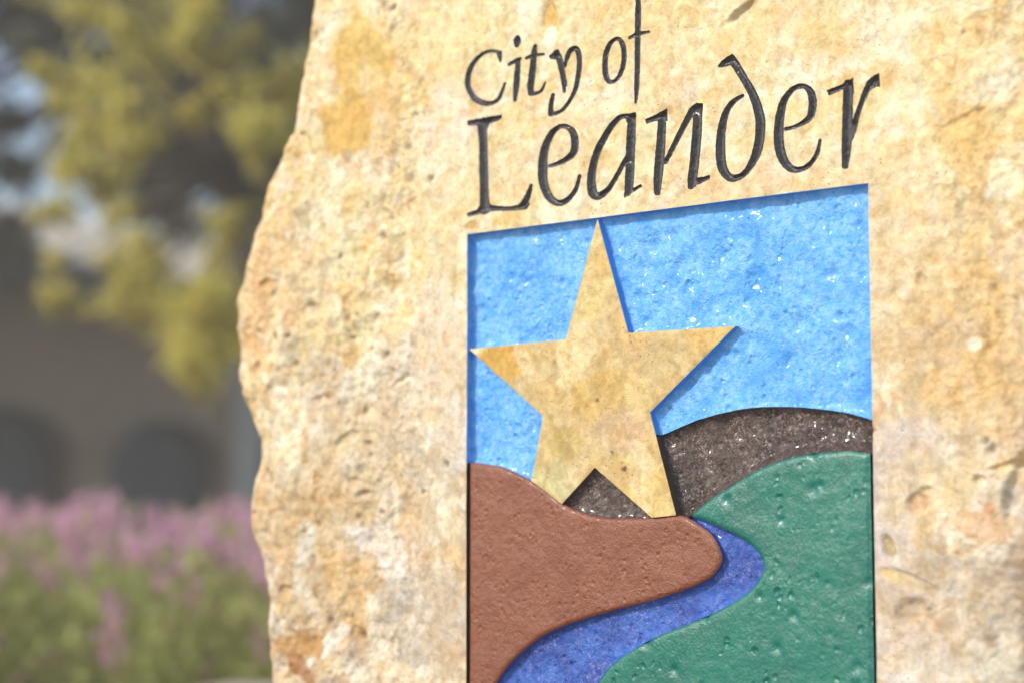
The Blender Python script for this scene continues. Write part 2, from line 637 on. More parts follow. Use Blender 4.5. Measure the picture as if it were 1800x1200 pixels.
def relief(u, v, pits=True):
    fl = flatness(u, v)
    ru = 1 - fl
    # the clean golden cleft at the upper left stays smooth
    g0 = uv((625, 150))
    smooth = 1 - sstep(.7, 1.25, np.hypot((u - g0[0]) / .075, (v - g0[1]) / .115))
    ru = ru * (1 - .75 * smooth)
    big = fbm(u * 4.2, v * 3.4, 1, 3) * .010
    fac = np.abs(fbm(u * 9 + .6 * v, v * 6, 7, 4)) * -.0075
    med = fbm(u * 30, v * 26, 12, 4, .55) * .0016
    fine = fbm(u * 95, v * 90, 16, 3, .6) * .0012
    right = sstep(pr, pr + .08, u)
    # thin flakes of the bedding broken off in steps
    q = fbm(u * 7 + v * 2 + fbm(u * 20, v * 20, 44, 2) * .25, v * 6, 41, 4, .55) * 3.2
    q2 = fbm(u * 17, v * 15 + 3, 45, 4, .6) * 2.4
    led = (np.floor(q) + sstep(.0, .16, q - np.floor(q))) * .0011 + (np.floor(q2) + sstep(0, .2, q2 - np.floor(q2))) * .0006
    big = big + led * (1 - sstep(.3, 1, right0(u)) * .3)
    h = ru * (big * (1 - .3 * right) + fac * (1 - .45 * right) + med + fine)
    # the dressed field: nearly flat with a faint swell
    h += fl * (fbm(u * 8, v * 8, 30, 3) * .0007 + fbm(u * 60, v * 60, 33, 3) * .00022)
    for px, py, rx, ry, rot, dep in CHIPS:
        h = h - ell(u, v, px, py, rx, ry, rot, 3, .3) * dep
    p = pit_field(u, v) if pits else 0
    h -= p * .0045
    return h, p


ROLL = .020                                         # how far the front edge has rolled back at the very outline
slab0 = UVS(slab_px)
for it in range(3):
    hw = relief(slab0[:, 0], slab0[:, 1], False)[0] - ROLL
    slab0 = np.array([uv_at(p, w) for p, w in zip(slab_px, hw)])
slab = densify(slab0, .012)
nrm = np.roll(slab, -1, 0) - np.roll(slab, 1, 0)
nrm = np.stack([-nrm[:, 1], nrm[:, 0]], 1) / (np.hypot(nrm[:, 0], nrm[:, 1])[:, None] + 1e-9)
slab = slab + nrm * (fbm(slab[:, 0] * 30, slab[:, 1] * 30, 5, 3) * .0011)[:, None]
PITS = make_pits()


def lerp(c, col, m):
    return c * (1 - m[:, None]) + np.array(col)[None] * m[:, None]


BLOTCH = [
    (560, 1010, 90, 190, 0, .55, (.48, .36, .21)),
    (640, 800, 110, 110, 20, .35, (.52, .42, .28)),
    (1640, 480, 130, 200, 10, .35, (.60, .46, .26)),
    # px, py, rx, ry, rot, strength, colour
    (630, 110, 72, 105, 8, .8, (.58, .42, .14)),
    (612, 220, 72, 60, -35, .85, (.58, .39, .12)),
    (665, 175, 30, 70, 20, .4, (.62, .44, .24)),
    (560, 60, 16, 90, 6, .6, (.70, .62, .48)),
    (640, 140, 10, 30, 0, .3, (.70, .64, .46)),
    (780, 215, 55, 80, 0, .6, (.70, .62, .50)),
    (750, 60, 70, 60, 0, .5, (.70, .61, .36)),
    (1270, 60, 260, 60, -8, .45, (.66, .52, .27)),
    (1180, 100, 60, 40, 20, .4, (.70, .62, .44)),
    (1590, 190, 35, 45, 20, .7, (.74, .68, .52)),
    (1560, 45, 50, 50, 20, .6, (.72, .66, .50)),
    (1690, 90, 80, 60, 20, .5, (.66, .50, .24)),
    (1730, 260, 80, 80, 40, .6, (.64, .46, .20)),
    (1790, 290, 30, 50, -25, .8, (.72, .64, .44)),
    (1560, 350, 60, 160, 0, .35, (.66, .54, .36)),
    (1660, 200, 30, 60, 30, .5, (.62, .44, .19)),
    (760, 330, 60, 90, 0, .4, (.68, .58, .40)),
    (500, 480, 90, 120, 0, .35, (.62, .46, .28)),
    (450, 560, 28, 150, -4, .65, (.62, .42, .22)),
    (450, 880, 22, 60, 0, .6, (.58, .38, .18)),
    (760, 600, 50, 110, 0, .55, (.64, .56, .45)),
    (720, 660, 90, 90, 0, .5, (.60, .54, .45)),
    (790, 760, 40, 60, 0, .7, (.58, .53, .47)),
    (700, 740, 60, 60, 0, .3, (.44, .38, .30)),
    (560, 690, 60, 70, 20, .35, (.46, .39, .31)),
    (660, 920, 20, 80, -22, .8, (.64, .60, .54)),
    (640, 960, 20, 60, 30, .75, (.64, .60, .54)),
    (690, 985, 30, 50, 10, .65, (.63, .60, .54)),
    (785, 905, 20, 50, -15, .75, (.66, .62, .50)),
    (530, 980, 20, 70, -5, .7, (.62, .59, .52)),
    (580, 1130, 16, 65, -48, .85, (.66, .63, .57)),
    (548, 1060, 14, 40, 20, .7, (.62, .57, .46)),
    (610, 1050, 30, 90, 25, .65, (.54, .38, .18)),
    (640, 1000, 25, 50, 25, .5, (.54, .38, .18)),
    (515, 1135, 50, 30, 0, .8, (.48, .29, .12)),
    (530, 1180, 20, 40, 30, .8, (.34, .17, .07)),
    (520, 1200, 18, 16, 0, .8, (.60, .52, .40)),
    (740, 1090, 70, 110, 0, .45, (.48, .43, .36)),
    (700, 1050, 40, 40, 0, .4, (.42, .38, .33)),
    (725, 915, 40, 50, 0, .5, (.50, .36, .19)),
    (780, 975, 40, 20, 0, .5, (.58, .44, .24)),
    (600, 880, 100, 60, 0, .4, (.54, .40, .22)),
    (480, 940, 60, 60, 0, .4, (.54, .39, .21)),
    (1680, 560, 90, 60, 0, .5, (.60, .44, .22)),
    (1700, 680, 90, 80, 20, .5, (.58, .42, .21)),
    (1740, 460, 60, 70, 20, .5, (.62, .45, .22)),
    (1780, 440, 30, 50, 20, .5, (.68, .60, .46)),
    (1660, 600, 50, 50, 0, .4, (.46, .36, .25)),
    (1710, 605, 11, 13, 0, 1., (.76, .72, .62)),
    (1687, 338, 10, 10, 0, 1., (.74, .66, .44)),
    (1585, 800, 50, 60, 0, .6, (.56, .50, .46)),
    (1570, 950, 40, 160, 0, .6, (.56, .50, .47)),
    (1720, 830, 60, 40, -15, .6, (.62, .57, .46)),
    (1760, 900, 40, 70, 0, .6, (.60, .55, .46)),
    (1735, 930, 36, 20, -25, .55, (.58, .38, .22)),
    (1770, 920, 18, 12, 0, .5, (.58, .40, .22)),
    (1740, 893, 8, 9, 0, .9, (.58, .36, .22)),
    (1612, 885, 13, 18, 0, .8, (.58, .32, .19)),
    (1625, 855, 60, 60, 20, .4, (.54, .46, .28)),
    (1590, 1020, 34, 10, -25, .8, (.60, .48, .24)),
    (1562, 960, 8, 20, 15, .7, (.42, .34, .18)),
    (1607, 1075, 14, 16, 0, .8, (.62, .44, .22)),
    (1585, 1065, 20, 16, 0, .6, (.36, .31, .24)),
    (1677, 1040, 18, 14, 20, .95, (.66, .66, .60)),
    (1675, 1060, 28, 8, 0, .7, (.56, .42, .22)),
    (1710, 1140, 20, 22, 0, .95, (.70, .66, .52)),
    (1700, 1080, 110, 100, 0, .55, (.42, .35, .27)),
    (1765, 1165, 22, 22, 0, .8, (.62, .60, .50)),
    (1775, 1130, 12, 18, 0, .8, (.66, .62, .52)),
    (1725, 1180, 20, 14, -30, .8, (.64, .60, .50)),
    (1600, 1160, 60, 50, 0, .5, (.56, .53, .50)),
    (1790, 820, 30, 30, 20, .6, (.66, .50, .26)),
    (827, 396, 15, 12, 10, .9, (.50, .33, .14)),
    (965, 28, 12, 26, 5, .8, (.56, .40, .14)),
    (966, 65, 12, 24, 0, .8, (.78, .74, .60)),
    (1303, 20, 34, 9, 38, .95, (.26, .19, .12)),
    (1285, 30, 60, 26, 38, .5, (.70, .62, .42)),
    (1170, 350, 12, 40, -40, .5, (.74, .67, .54)),
    (985, 280, 60, 80, 0, .3, (.64, .50, .34)),
    (1290, 330, 160, 30, 8, .35, (.66, .47, .30)),
    (900, 300, 40, 60, 0, .3, (.70, .62, .42)),
]
STAR_BLOTCH = [
    (560, 1010, 90, 190, 0, .55, (.48, .36, .21)),
    (640, 800, 110, 110, 20, .35, (.52, .42, .28)),
    (1640, 480, 130, 200, 10, .35, (.60, .46, .26)),
    (1050, 640, 200, 200, 0, .75, (.52, .40, .20)),
    (1010, 620, 34, 60, -15, .8, (.66, .56, .33)),
    (880, 640, 50, 30, 0, .85, (.54, .34, .08)),
    (1060, 700, 50, 40, 20, .6, (.50, .36, .12)),
    (1150, 620, 60, 30, -10, .6, (.50, .37, .18)),
    (1120, 680, 20, 34, 10, .6, (.64, .54, .30)),
    (1040, 540, 24, 30, 10, .6, (.62, .50, .22)),
    (1060, 860, 60, 20, 40, .5, (.48, .33, .16)),
    (925, 640, 16, 40, 25, .6, (.66, .54, .32)),
    (1050, 460, 26, 60, 0, .5, (.58, .42, .17)),
    (1250, 590, 40, 26, -20, .6, (.60, .42, .15)),
    (960, 850, 40, 40, 0, .7, (.48, .45, .24)),
    (1175, 880, 22, 30, 0, .7, (.50, .40, .17)),
    (1128, 800, 16, 40, 25, .8, (.70, .60, .38)),
    (1100, 760, 40, 40, 0, .4, (.54, .38, .26)),
    (1000, 780, 30, 26, 0, .5, (.44, .35, .12)),
    (1098, 823, 5, 4, 0, .9, (.12, .08, .05)),
    (1077, 794, 3, 3, 0, .9, (.2, .12, .07)),
    (1050, 703, 3, 3, 0, .9, (.2, .12, .07)),
]


def stone_color(u, v, pit, star=False):
    n = len(u)
    c = np.tile(np.array((.62, .555, .345) if not star else (.64, .53, .23)), (n, 1))
    # folded, flowing bands of the sediment
    w1, w2 = fbm(u * 5, v * 5, 70, 3), fbm(u * 5 + 9, v * 5, 71, 3)
    x, y = u + w1 * .030, v + w2 * .030
    k1, k2 = fbm(u * 24, v * 22, 72, 3), fbm(u * 24, v * 22 + 7, 73, 3)
    x2, y2 = u + k1 * .008, v + k2 * .008
    vt = uv((1100, 0))[1]
    vb = uv((1100, 1200))[1]
    low = sstep(.25, .95, (vt - v) / (vt - vb) + fbm(u * 3, v * 3, 60, 3) * .18)
    c = lerp(c, (.46, .395, .325), low * (.95 if not star else .15))             # greyer towards the lower half
    warm = (1 - .45 * low)
    q = .5 if star else 1.
    c = lerp(c, (.63, .455, .20), sstep(.05, .55, fbm(x * 7, y * 7, 61, 5, .6)) * .55 * warm)
    c = lerp(c, (.70, .65, .52), sstep(.12, .40, fbm(x * 10 + 3, y * 9, 62, 5, .6)) * .65 * q)
    c = lerp(c, (.60, .43, .31), sstep(.25, .6, fbm(x * 12, y * 12 + 5, 63, 4, .6)) * .42)
    ru = 1 - flatness(u, v)
    c = lerp(c, (.36, .29, .22), sstep(.35, .9, fbm(x2 * 22, y2 * 20, 64, 4, .65)) * .50 * (ru + .12))
    c = lerp(c, (.72, .68, .56), sstep(.30, .52, fbm(x2 * 24, y2 * 22, 65, 4, .6)) * .55 * q)
    c = lerp(c, (.58, .38, .15), sstep(.34, .60, fbm(x2 * 28, y2 * 26, 68, 4, .6)) * .50 * warm)
    c = lerp(c, (.66, .60, .30), sstep(.30, .7, fbm(x2 * 50, y2 * 46, 69, 3, .6)) * .35 * warm)
    g = np.abs(fbm(x * 12 + y * 4, y * 9, 66, 4, .6))
    c = lerp(c, (.46, .29, .14), (1 - sstep(.0, .05, g)) * .30 * (.35 + .65 * ru))      # iron veins
    for i, (px, py, rx, ry, rot, s, col) in enumerate(STAR_BLOTCH if star else BLOTCH):
        c = lerp(c, np.array(col) * .96, ell(u, v, px, py, rx, ry, rot, i % 9, .16) * min(1, s * 1.15))
    c *= (1 + fbm(u * 70, v * 70, 67, 4, .75) * .15)[:, None]
    c = lerp(c, (.17, .12, .08), np.clip(pit * 1.2 - .1, 0, 1) * .72)
    return np.clip(c, .02, .85)


# ------------------------------------------------------------------ carved letters: pen strokes (x, y, width) in three enlarged views of the photo
def tf(ox, oy, s):
    return lambda q: [((p[0] / s + ox), (p[1] / s + oy)) + ((p[2] / s,) if len(p) > 2 else ()) for p in q]


TA, TB, TC = tf(780, 0, 4.2857), tf(1160, 60, 4.2857), tf(800, 160, 4.2857)
LETTERS = [
    ('C', TA, [[(424, 398, 30), (380, 388, 28), (320, 395, 26), (262, 432, 32), (208, 500, 40), (183, 570, 44), (180, 640, 44), (202, 700, 44), (245, 752, 48), (310, 780, 42), (370, 776, 32), (415, 745, 30), (440, 690, 26), (460, 628, 20)]],
     [[(390, 378), (440, 386), (441, 430), (436, 472), (418, 468), (402, 425)]]),
    ('i', TA, [[(560, 455, 40), (553, 550, 46), (546, 650, 48), (538, 755, 30)], [(492, 488, 24), (530, 466, 30), (576, 440, 22)], [(558, 283, 34), (554, 312, 60), (550, 345, 34)]], []),
    ('t', TA, [[(690, 345, 26), (680, 400, 44), (672, 500, 52), (660, 600, 52), (652, 660, 52), (660, 705, 40)], [(650, 705, 36), (690, 706, 30), (728, 690, 26), (750, 655, 22), (763, 622, 16)], [(622, 440, 24), (665, 422, 28), (752, 410, 22)]], []),
    ('y', TA, [[(850, 400, 50), (868, 440, 52), (882, 500, 48), (897, 570, 46), (908, 640, 42), (908, 690, 26)], [(912, 500, 26), (925, 450, 34), (945, 395, 40), (975, 368, 42), (1003, 375, 42), (1018, 420, 40), (1021, 500, 40), (1010, 590, 38), (990, 680, 34), (950, 760, 30), (900, 825, 28), (855, 853, 30), (815, 855, 34)], [(806, 860, 40), (810, 780, 38), (824, 714, 28)]],
     [[(788, 425), (820, 398), (868, 376), (885, 440), (840, 452), (800, 445)]]),
    ('o', TA, [[(1300, 293, 26), (1258, 325, 36), (1224, 400, 42), (1213, 480, 44), (1219, 560, 44), (1240, 612, 38), (1278, 616, 28), (1320, 575, 32), (1350, 500, 38), (1358, 420, 40), (1350, 345, 40), (1325, 300, 34), (1296, 293, 26)]], []),
    ('f', TA, [[(1600, -105, 30), (1540, -125, 36), (1490, -95, 38), (1468, -30, 34), (1464, 30, 40), (1463, 90, 46), (1462, 150, 46), (1461, 300, 44), (1458, 450, 42), (1455, 600, 40), (1451, 700, 34), (1446, 775, 18)], [(1400, 286, 26), (1450, 263, 32), (1500, 250, 26), (1546, 242, 22)]], []),
    ('L', TC, [[(205, 262, 74), (212, 400, 66), (216, 600, 68), (220, 800, 72), (222, 890, 86)], [(255, 882, 50), (330, 886, 38), (430, 886, 36), (490, 872, 42), (530, 830, 48), (556, 770, 42), (572, 712, 26)]],
     [[(88, 226), (200, 204), (350, 180), (355, 208), (330, 225), (262, 246), (244, 285), (174, 285), (160, 258), (94, 264)],
      [(90, 922), (165, 892), (190, 850), (258, 850), (290, 870), (300, 904), (230, 918), (110, 948), (92, 944)],
      [(450, 872), (520, 830), (568, 850), (545, 893), (450, 904)]]),
    ('e', TC, [[(712, 566, 26), (760, 552, 32), (830, 520, 42), (885, 475, 54), (903, 420, 58), (900, 350, 60), (878, 300, 50), (838, 270, 38), (790, 270, 36), (735, 312, 48), (692, 390, 58), (668, 480, 66), (660, 580, 74), (664, 680, 72), (687, 760, 66), (722, 815, 60), (770, 843, 50), (820, 838, 44), (870, 795, 38), (912, 730, 34), (938, 640, 26)]], []),
    ('a', TC, [[(1345, 187, 40), (1300, 190, 38), (1240, 200, 38), (1180, 262, 46), (1120, 360, 52), (1070, 460, 56), (1035, 580, 60), (1024, 680, 66), (1035, 765, 74), (1068, 793, 60), (1112, 775, 50), (1160, 730, 40), (1210, 650, 36), (1260, 560, 38), (1305, 490, 44), (1335, 430, 40)], [(1328, 220, 62), (1325, 340, 70), (1318, 480, 68), (1315, 600, 70), (1310, 700, 66), (1298, 770, 50)]],
     [[(1275, 182), (1362, 160), (1358, 260), (1290, 235)], [(1290, 700), (1345, 690), (1338, 735), (1400, 700), (1411, 720), (1340, 765), (1275, 806), (1268, 790)]]),
    ('n', lambda q: q, [TC([(1560, 215, 60), (1550, 400, 70), (1538, 560, 74), (1528, 680, 66), (1524, 762, 52)]),
                        TB([(45, 965, 34), (100, 855, 40), (150, 755, 44), (200, 655, 48), (245, 575, 54), (280, 545, 50)]),
                        TB([(285, 560, 68), (282, 700, 72), (272, 850, 74), (258, 1000, 72), (245, 1095, 70), (234, 1150, 46)])],
     [TC([(1428, 215), (1515, 178), (1596, 130), (1602, 230), (1535, 222), (1442, 248)]), TB([(245, 548), (282, 522), (323, 521), (320, 640), (250, 620)]),
      TB([(216, 1100), (214, 1170), (240, 1166), (300, 1132), (378, 1092), (380, 1062), (325, 1078), (285, 1080)])]),
    ('d', TB, [[(515, 195, 50), (560, 218, 66), (606, 290, 62), (654, 370, 62), (700, 455, 66), (738, 560, 72), (757, 660, 76), (753, 780, 74), (733, 880, 72), (700, 965, 58), (650, 1040, 46), (592, 1082, 48), (530, 1082, 62), (482, 1030, 72), (462, 950, 74), (457, 840, 74), (463, 740, 66), (482, 640, 56), (515, 560, 46), (562, 503, 40), (623, 466, 26)]],
     [[(434, 236), (470, 198), (545, 148), (585, 195), (530, 235), (470, 252), (440, 252)]]),
    ('e', TB, [[(950, 716, 28), (1010, 702, 30), (1080, 668, 38), (1128, 628, 52), (1147, 565, 60), (1148, 490, 60), (1130, 430, 56), (1087, 395, 38), (1032, 400, 38), (975, 442, 44), (928, 520, 56), (905, 620, 66), (896, 720, 72), (898, 830, 76), (918, 915, 74), (955, 985, 66), (1003, 1020, 54), (1060, 1020, 42), (1120, 990, 38), (1168, 930, 34), (1193, 870, 32), (1206, 800, 24)]], []),
    ('r', TB, [[(1420, 380, 74), (1415, 500, 76), (1412, 620, 80), (1408, 750, 78), (1402, 880, 70), (1394, 994, 50)], [(1445, 790, 22), (1465, 700, 42), (1482, 620, 44), (1510, 540, 42), (1545, 450, 48), (1585, 375, 60), (1625, 335, 52)]],
     [[(1254, 425), (1370, 378), (1455, 328), (1462, 450), (1380, 418), (1272, 464)], [(1572, 370), (1608, 312), (1652, 296), (1660, 400), (1630, 398), (1590, 420)]]),
]


def stroke_polys(st):
    P = catmull(st, 7)
    c, w = P[:, :2], np.maximum(P[:, 2], 1) / 2
    d = np.gradient(c, axis=0)
    d /= np.hypot(d[:, 0], d[:, 1])[:, None] + 1e-9
    nn = np.stack([-d[:, 1], d[:, 0]], 1)
    return c, w, nn


def letter_sdf(letter, P):
    name, T, strokes, polys = letter
    out = np.full(len(P), 1e9)
    for st in strokes:
        c, w, nn = stroke_polys(T(st))
        # variable-width pen: swept quads + discs at inner nodes
        A, B = c[:-1], c[1:]
        D = B - A
        L = (D ** 2).sum(1) + 1e-9
        W = P[:, None] - A[None]
        t = np.clip((W * D).sum(2) / L, 0, 1)
        dist = np.sqrt(((W - t[..., None] * D) ** 2).sum(2)) - (w[:-1] * (1 - t) + w[1:] * t)
        out = np.minimum(out, dist.min(1))
    for pg in polys:
        q = np.array(T(pg))
        d = poly_dist(P, q)
        d = np.where(inside(P, q), -d, d)
        out = np.minimum(out, d)
    return out


def contours(F, x0, y0, h):
    """marching squares: closed zero contours of a grid F[y, x]"""
    S_ = F < 0
    segs = {}
    ny, nx = F.shape
    c = S_[:-1, :-1].astype(int) + S_[:-1, 1:] * 2 + S_[1:, 1:] * 4 + S_[1:, :-1] * 8
    ys, xs = np.nonzero((c > 0) & (c < 15))
    tab = {1: [(3, 0)], 2: [(0, 1)], 3: [(3, 1)], 4: [(1, 2)], 5: [(3, 0), (1, 2)], 6: [(0, 2)], 7: [(3, 2)],
           8: [(2, 3)], 9: [(2, 0)], 10: [(0, 1), (2, 3)], 11: [(2, 1)], 12: [(1, 3)], 13: [(1, 0)], 14: [(0, 3)]}
    pos = {}

    def ep(y, x, e):
        if e == 0:
            k, a, b = ('h', y, x), (y, x), (y, x + 1)
        elif e == 2:
            k, a, b = ('h', y + 1, x), (y + 1, x), (y + 1, x + 1)
        elif e == 3:
            k, a, b = ('v', y, x), (y, x), (y + 1, x)
        else:
            k, a, b = ('v', y, x + 1), (y, x + 1), (y + 1, x + 1)
        if k not in pos:
            fa, fb = F[a], F[b]
            t = fa / (fa - fb)
            pos[k] = (x0 + h * (a[1] + (b[1] - a[1]) * t), y0 + h * (a[0] + (b[0] - a[0]) * t))
        return k
    for y, x in zip(ys, xs):
        for a, b in tab[c[y, x]]:
            segs[ep(y, x, a)] = ep(y, x, b)
    out = []
    while segs:
        s = next(iter(segs))
        k = s
        lp = []
        while k in segs:
            lp.append(pos[k])
            k = segs.pop(k)
        if len(lp) > 8:
            out.append(np.array(lp))
    return out


letter_data = []
for L in LETTERS:
    name, T, strokes, polys = L
    allp = np.array([p[:2] for st in strokes for p in T(st)] + [p for pg in polys for p in T(pg)])
    x0, y0 = np.floor(allp.min(0)) - 12
    x1, y1 = np.ceil(allp.max(0)) + 12
    X, Y = np.meshgrid(np.arange(x0, x1, 1.), np.arange(y0, y1, 1.))
    G = np.stack([X.ravel(), Y.ravel()], 1)
    F = letter_sdf(L, G)
    # the chisel's small slips
    F = F + fbm(G[:, 0] * .16, G[:, 1] * .16, 80, 2) * .5 + np.minimum(fbm(G[:, 0] * .33, G[:, 1] * .33, 82, 2), 0) * .6 - .1
    F = F.reshape(X.shape)
    loops = contours(F, x0, y0, 1.)
    loops = [lp[::2] if len(lp) > 40 else lp for lp in loops]
    loops = [lp for lp in loops if len(lp) > 8]
    loops_uv = [UVS(lp) for lp in loops]
    letter_data.append((name, loops_uv))

# ------------------------------------------------------------------ the monument
base_c = face_world([.04], [-1.0], [-.17])[0]
mon = make_empty('stone_monument', Vector((base_c[0], base_c[1], 0)),
                 'tall rough limestone slab carved with City of Leander above a painted star, hills and river', 'stone monument')

# front face with the panel and the letters cut out
panel_d = densify(panel, .004)


def letter_in(P):
    m = np.zeros(len(P), bool)
    for nm, lps in letter_data:
        allv = np.vstack(lps)
        lo, hi = allv.min(0) - .001, allv.max(0) + .001
        k = np.nonzero((P > lo).all(1) & (P < hi).all(1))[0]
        if len(k):
            s = np.zeros(len(k), int)
            for lp in lps:
                s += inside(P[k], lp)
            m[k] |= s % 2 == 1
    return m


def hole(P):
    m = (P[:, 0] > pl) & (P[:, 0] < pr) & (P[:, 1] < pt) & (P[:, 1] > VB)
    return m | letter_in(P)


Vtop, Vlow = uv((900, -60))[1], uv((900, 1260))[1]
lo, hi = slab.min(0), slab.max(0)
X, Y = np.meshgrid(np.arange(lo[0], hi[0], .0021), np.arange(Vlow, Vtop, .0017))
gf = np.stack([X.ravel(), Y.ravel()], 1)
gf += RNG.uniform(-1, 1, gf.shape) * np.array([.0021, .0017]) * .25
X, Y = np.meshgrid(np.arange(lo[0], hi[0], .008), np.arange(lo[1], hi[1], .008))
gc = np.stack([X.ravel(), Y.ravel()], 1)
gc = gc[(gc[:, 1] < Vlow - .004) | (gc[:, 1] > Vtop + .004)]
G = np.vstack([gf, gc])
G = G[inside(G, slab)]
G = G[near_dist(G, slab) > .0015]
G = G[~hole(G)]
dpan = np.abs(box_sd(G[:, 0], G[:, 1], pl, pr, VB, pt))
G = G[dpan > .0009]
keepm = np.ones(len(G), bool)
for nm, lps in letter_data:
    allv = np.vstack(lps)
    l0, h0 = allv.min(0) - .003, allv.max(0) + .003
    k = np.nonzero((G > l0).all(1) & (G < h0).all(1))[0]
    for lp in lps:
        keepm[k] &= poly_dist(G[k], lp) > .0008
G = G[keepm]
loops = [slab, panel_d] + [lp for _, lps in letter_data for lp in lps]
vo, tr, src = tri_mesh(loops, G, lambda c: inside(c, slab) & ~hole(c))
h, pit = relief(vo[:, 0], vo[:, 1])
# the front edge rolls over towards the broken sides
ed = near_dist(vo, slab)
roll = np.exp(-ed / .010) * .012 + np.exp(-ed / .035) * .008
h = h - roll
Vw = face_world(vo[:, 0], vo[:, 1], h)
col = stone_color(vo[:, 0], vo[:, 1], pit)
col = lerp(col, (.64, .47, .30), np.exp(-ed / .012) * .5)
# sides and back
ns = len(slab)
ring0 = np.empty(ns, int)
for i, s_ in enumerate(src):
    if 0 <= s_ < ns:
        ring0[s_] = i
cen = slab.mean(0)
rings, cols = [], []
prev = ring0
F_all = [tr]
nv = len(Vw)
Vs, Cs = [Vw], [col]
arc = np.arange(ns) * .012
for k, (w, off) in enumerate(((-.012, .004), (-.03, .006), (-.06, .004), (-.10, .007), (-.15, .004), (-.21, .0), (-.27, -.01), (-.32, -.03), (-.345, -.07))):
    o = off + fbm(arc * 9, np.full(ns, w * 14), 90, 4) * (.006 + .02 * min(1, -w / .15)) * (0.25 if k < 2 else 1)
    rp = slab + (-nrm if True else nrm) * 0
    # outward direction from the outline normal (sign checked against the centre)
    outw = np.where((((slab - cen) * nrm).sum(1) > 0)[:, None], nrm, -nrm)
    rp = slab + outw * o[:, None]
    hh = h[ring0] * (1 - min(1, k / 3)) + w + fbm(arc * 12, np.full(ns, w * 20), 95, 3) * .004
    Vr = face_world(rp[:, 0], rp[:, 1], hh)
    cr = stone_color(arc * .5 % 3 + w, w * 3 + rp[:, 1], np.zeros(ns))
    cr = lerp(cr, (.58, .40, .22), np.full(ns, .5))
    idx = np.arange(nv, nv + ns)
    a, b = prev, np.roll(prev, -1)
    c_, d_ = np.roll(idx, -1), idx
    F_all += [np.stack([a, b, c_], 1), np.stack([a, c_, d_], 1)]
    Vs.append(Vr)
    Cs.append(cr)
    nv += ns
    prev = idx
    last = rp
gb = grid_in(last, .03, .03, .012)
bo, bt, bs = tri_mesh([last], gb, lambda c: inside(c, last))
isb = bs >= 0
mp = np.empty(len(bo), int)
mp[isb] = prev[bs[isb]]
mp[~isb] = np.arange(nv, nv + (~isb).sum())
bi = bo[~isb]
Vs.append(face_world(bi[:, 0], bi[:, 1], -.35 + fbm(bi[:, 0] * 5, bi[:, 1] * 5, 97, 4) * .012))
Cs.append(stone_color(bi[:, 0], bi[:, 1], np.zeros(len(bi))))
F_all.append(mp[bt][:, ::-1])
make_obj('stone_slab', np.vstack(Vs), np.vstack(F_all), M_STONE, mon, color=np.vstack(Cs))


# ------------------------------------------------------------------ painted relief regions
def tray(name, poly, floor_fn, top_fn, mat, wall_mat=None, step=.003, du=.0026, dv=.002, wall=lambda P: np.ones(len(P), bool), wall_off=.0, **props):
    """a sunk region: floor surface plus the walls that rise from its outline"""
    pd = densify(poly, step)
    g = grid_in(pd, du, dv, .0008)
    vo, tr, src = tri_mesh([pd], g, lambda c: inside(c, pd))
    dist = poly_dist(vo, pd)
    hf = floor_fn(vo[:, 0], vo[:, 1], dist)
    V = face_world(vo[:, 0], vo[:, 1], hf)
    n = len(pd)
    i0 = np.empty(n, int)
    for i, s in enumerate(src):
        if 0 <= s < n:
            i0[s] = i
    j = np.roll(np.arange(n), -1)
    mid = (pd + pd[j]) / 2
    sel = wall(mid)
    low = V[i0]
    levels = np.linspace(0, 1, 3)
    top = top_fn(pd[:, 0], pd[:, 1])
    Vs, Fs, nv = [V], [tr], len(V)
    fm = [np.zeros(len(tr), int)]
    prev = None
    for L_ in levels:
        Vl = face_world(pd[:, 0], pd[:, 1], hf[i0] * (1 - L_) + top * L_)
        idx = np.arange(nv, nv + n)
        Vs.append(Vl)
        nv += n
        if prev is not None:
            a, b, c, d = prev[sel], prev[j][sel], idx[j][sel], idx[sel]
            Fs += [np.stack([a, b, c], 1), np.stack([a, c, d], 1)]
            fm += [np.ones(sel.sum(), int)] * 2
        prev = idx
    return make_obj(name, np.vstack(Vs), np.vstack(Fs), [mat, wall_mat or mat], mon, fmat=np.concatenate(fm), **props)


def raised(name, poly, top_fn, depth, mat, step=.003, du=.0026, dv=.002, color=False, **props):
    """a raised region: its top surface, with a rounded arris and side walls"""
    pd = densify(poly, step)
    g = grid_in(pd, du, dv, .0008)
    vo, tr, src = tri_mesh([pd], g, lambda c: inside(c, pd))
    dist = poly_dist(vo, pd)
    hf = top_fn(vo[:, 0], vo[:, 1], dist)
    V = face_world(vo[:, 0], vo[:, 1], hf)
    n = len(pd)
    i0 = np.empty(n, int)
    for i, s in enumerate(src):
        if 0 <= s < n:
            i0[s] = i
    j = np.roll(np.arange(n), -1)
    Vl = face_world(pd[:, 0], pd[:, 1], np.full(n, -depth))
    idx = np.arange(len(V), len(V) + n)
    # side walls only where no tray's wall already stands (along the dark grooves and below)
    mu, mv = (pd[:, 0] + pd[j][:, 0]) / 2, (pd[:, 1] + pd[j][:, 1]) / 2
    sel = (np.abs(mu - pl - GL) < .0004) | (np.abs(mu - pr + GR) < .0004) | (mv < VB + .0004)
    Fs = [tr, np.stack([i0, idx, idx[j]], 1)[sel], np.stack([i0, idx[j], i0[j]], 1)[sel]]
    c = None
    if color:
        c = stone_color(vo[:, 0], vo[:, 1], np.zeros(len(vo)), True)
        c = np.vstack([c, c[i0]])
    fm = np.concatenate([np.zeros(len(tr)), np.ones(len(Fs[1]) * 2)])
    return make_obj(name, np.vstack([V, Vl]), np.vstack(Fs), [mat, M_EDGE], mon, color=c, fmat=fm, **props)


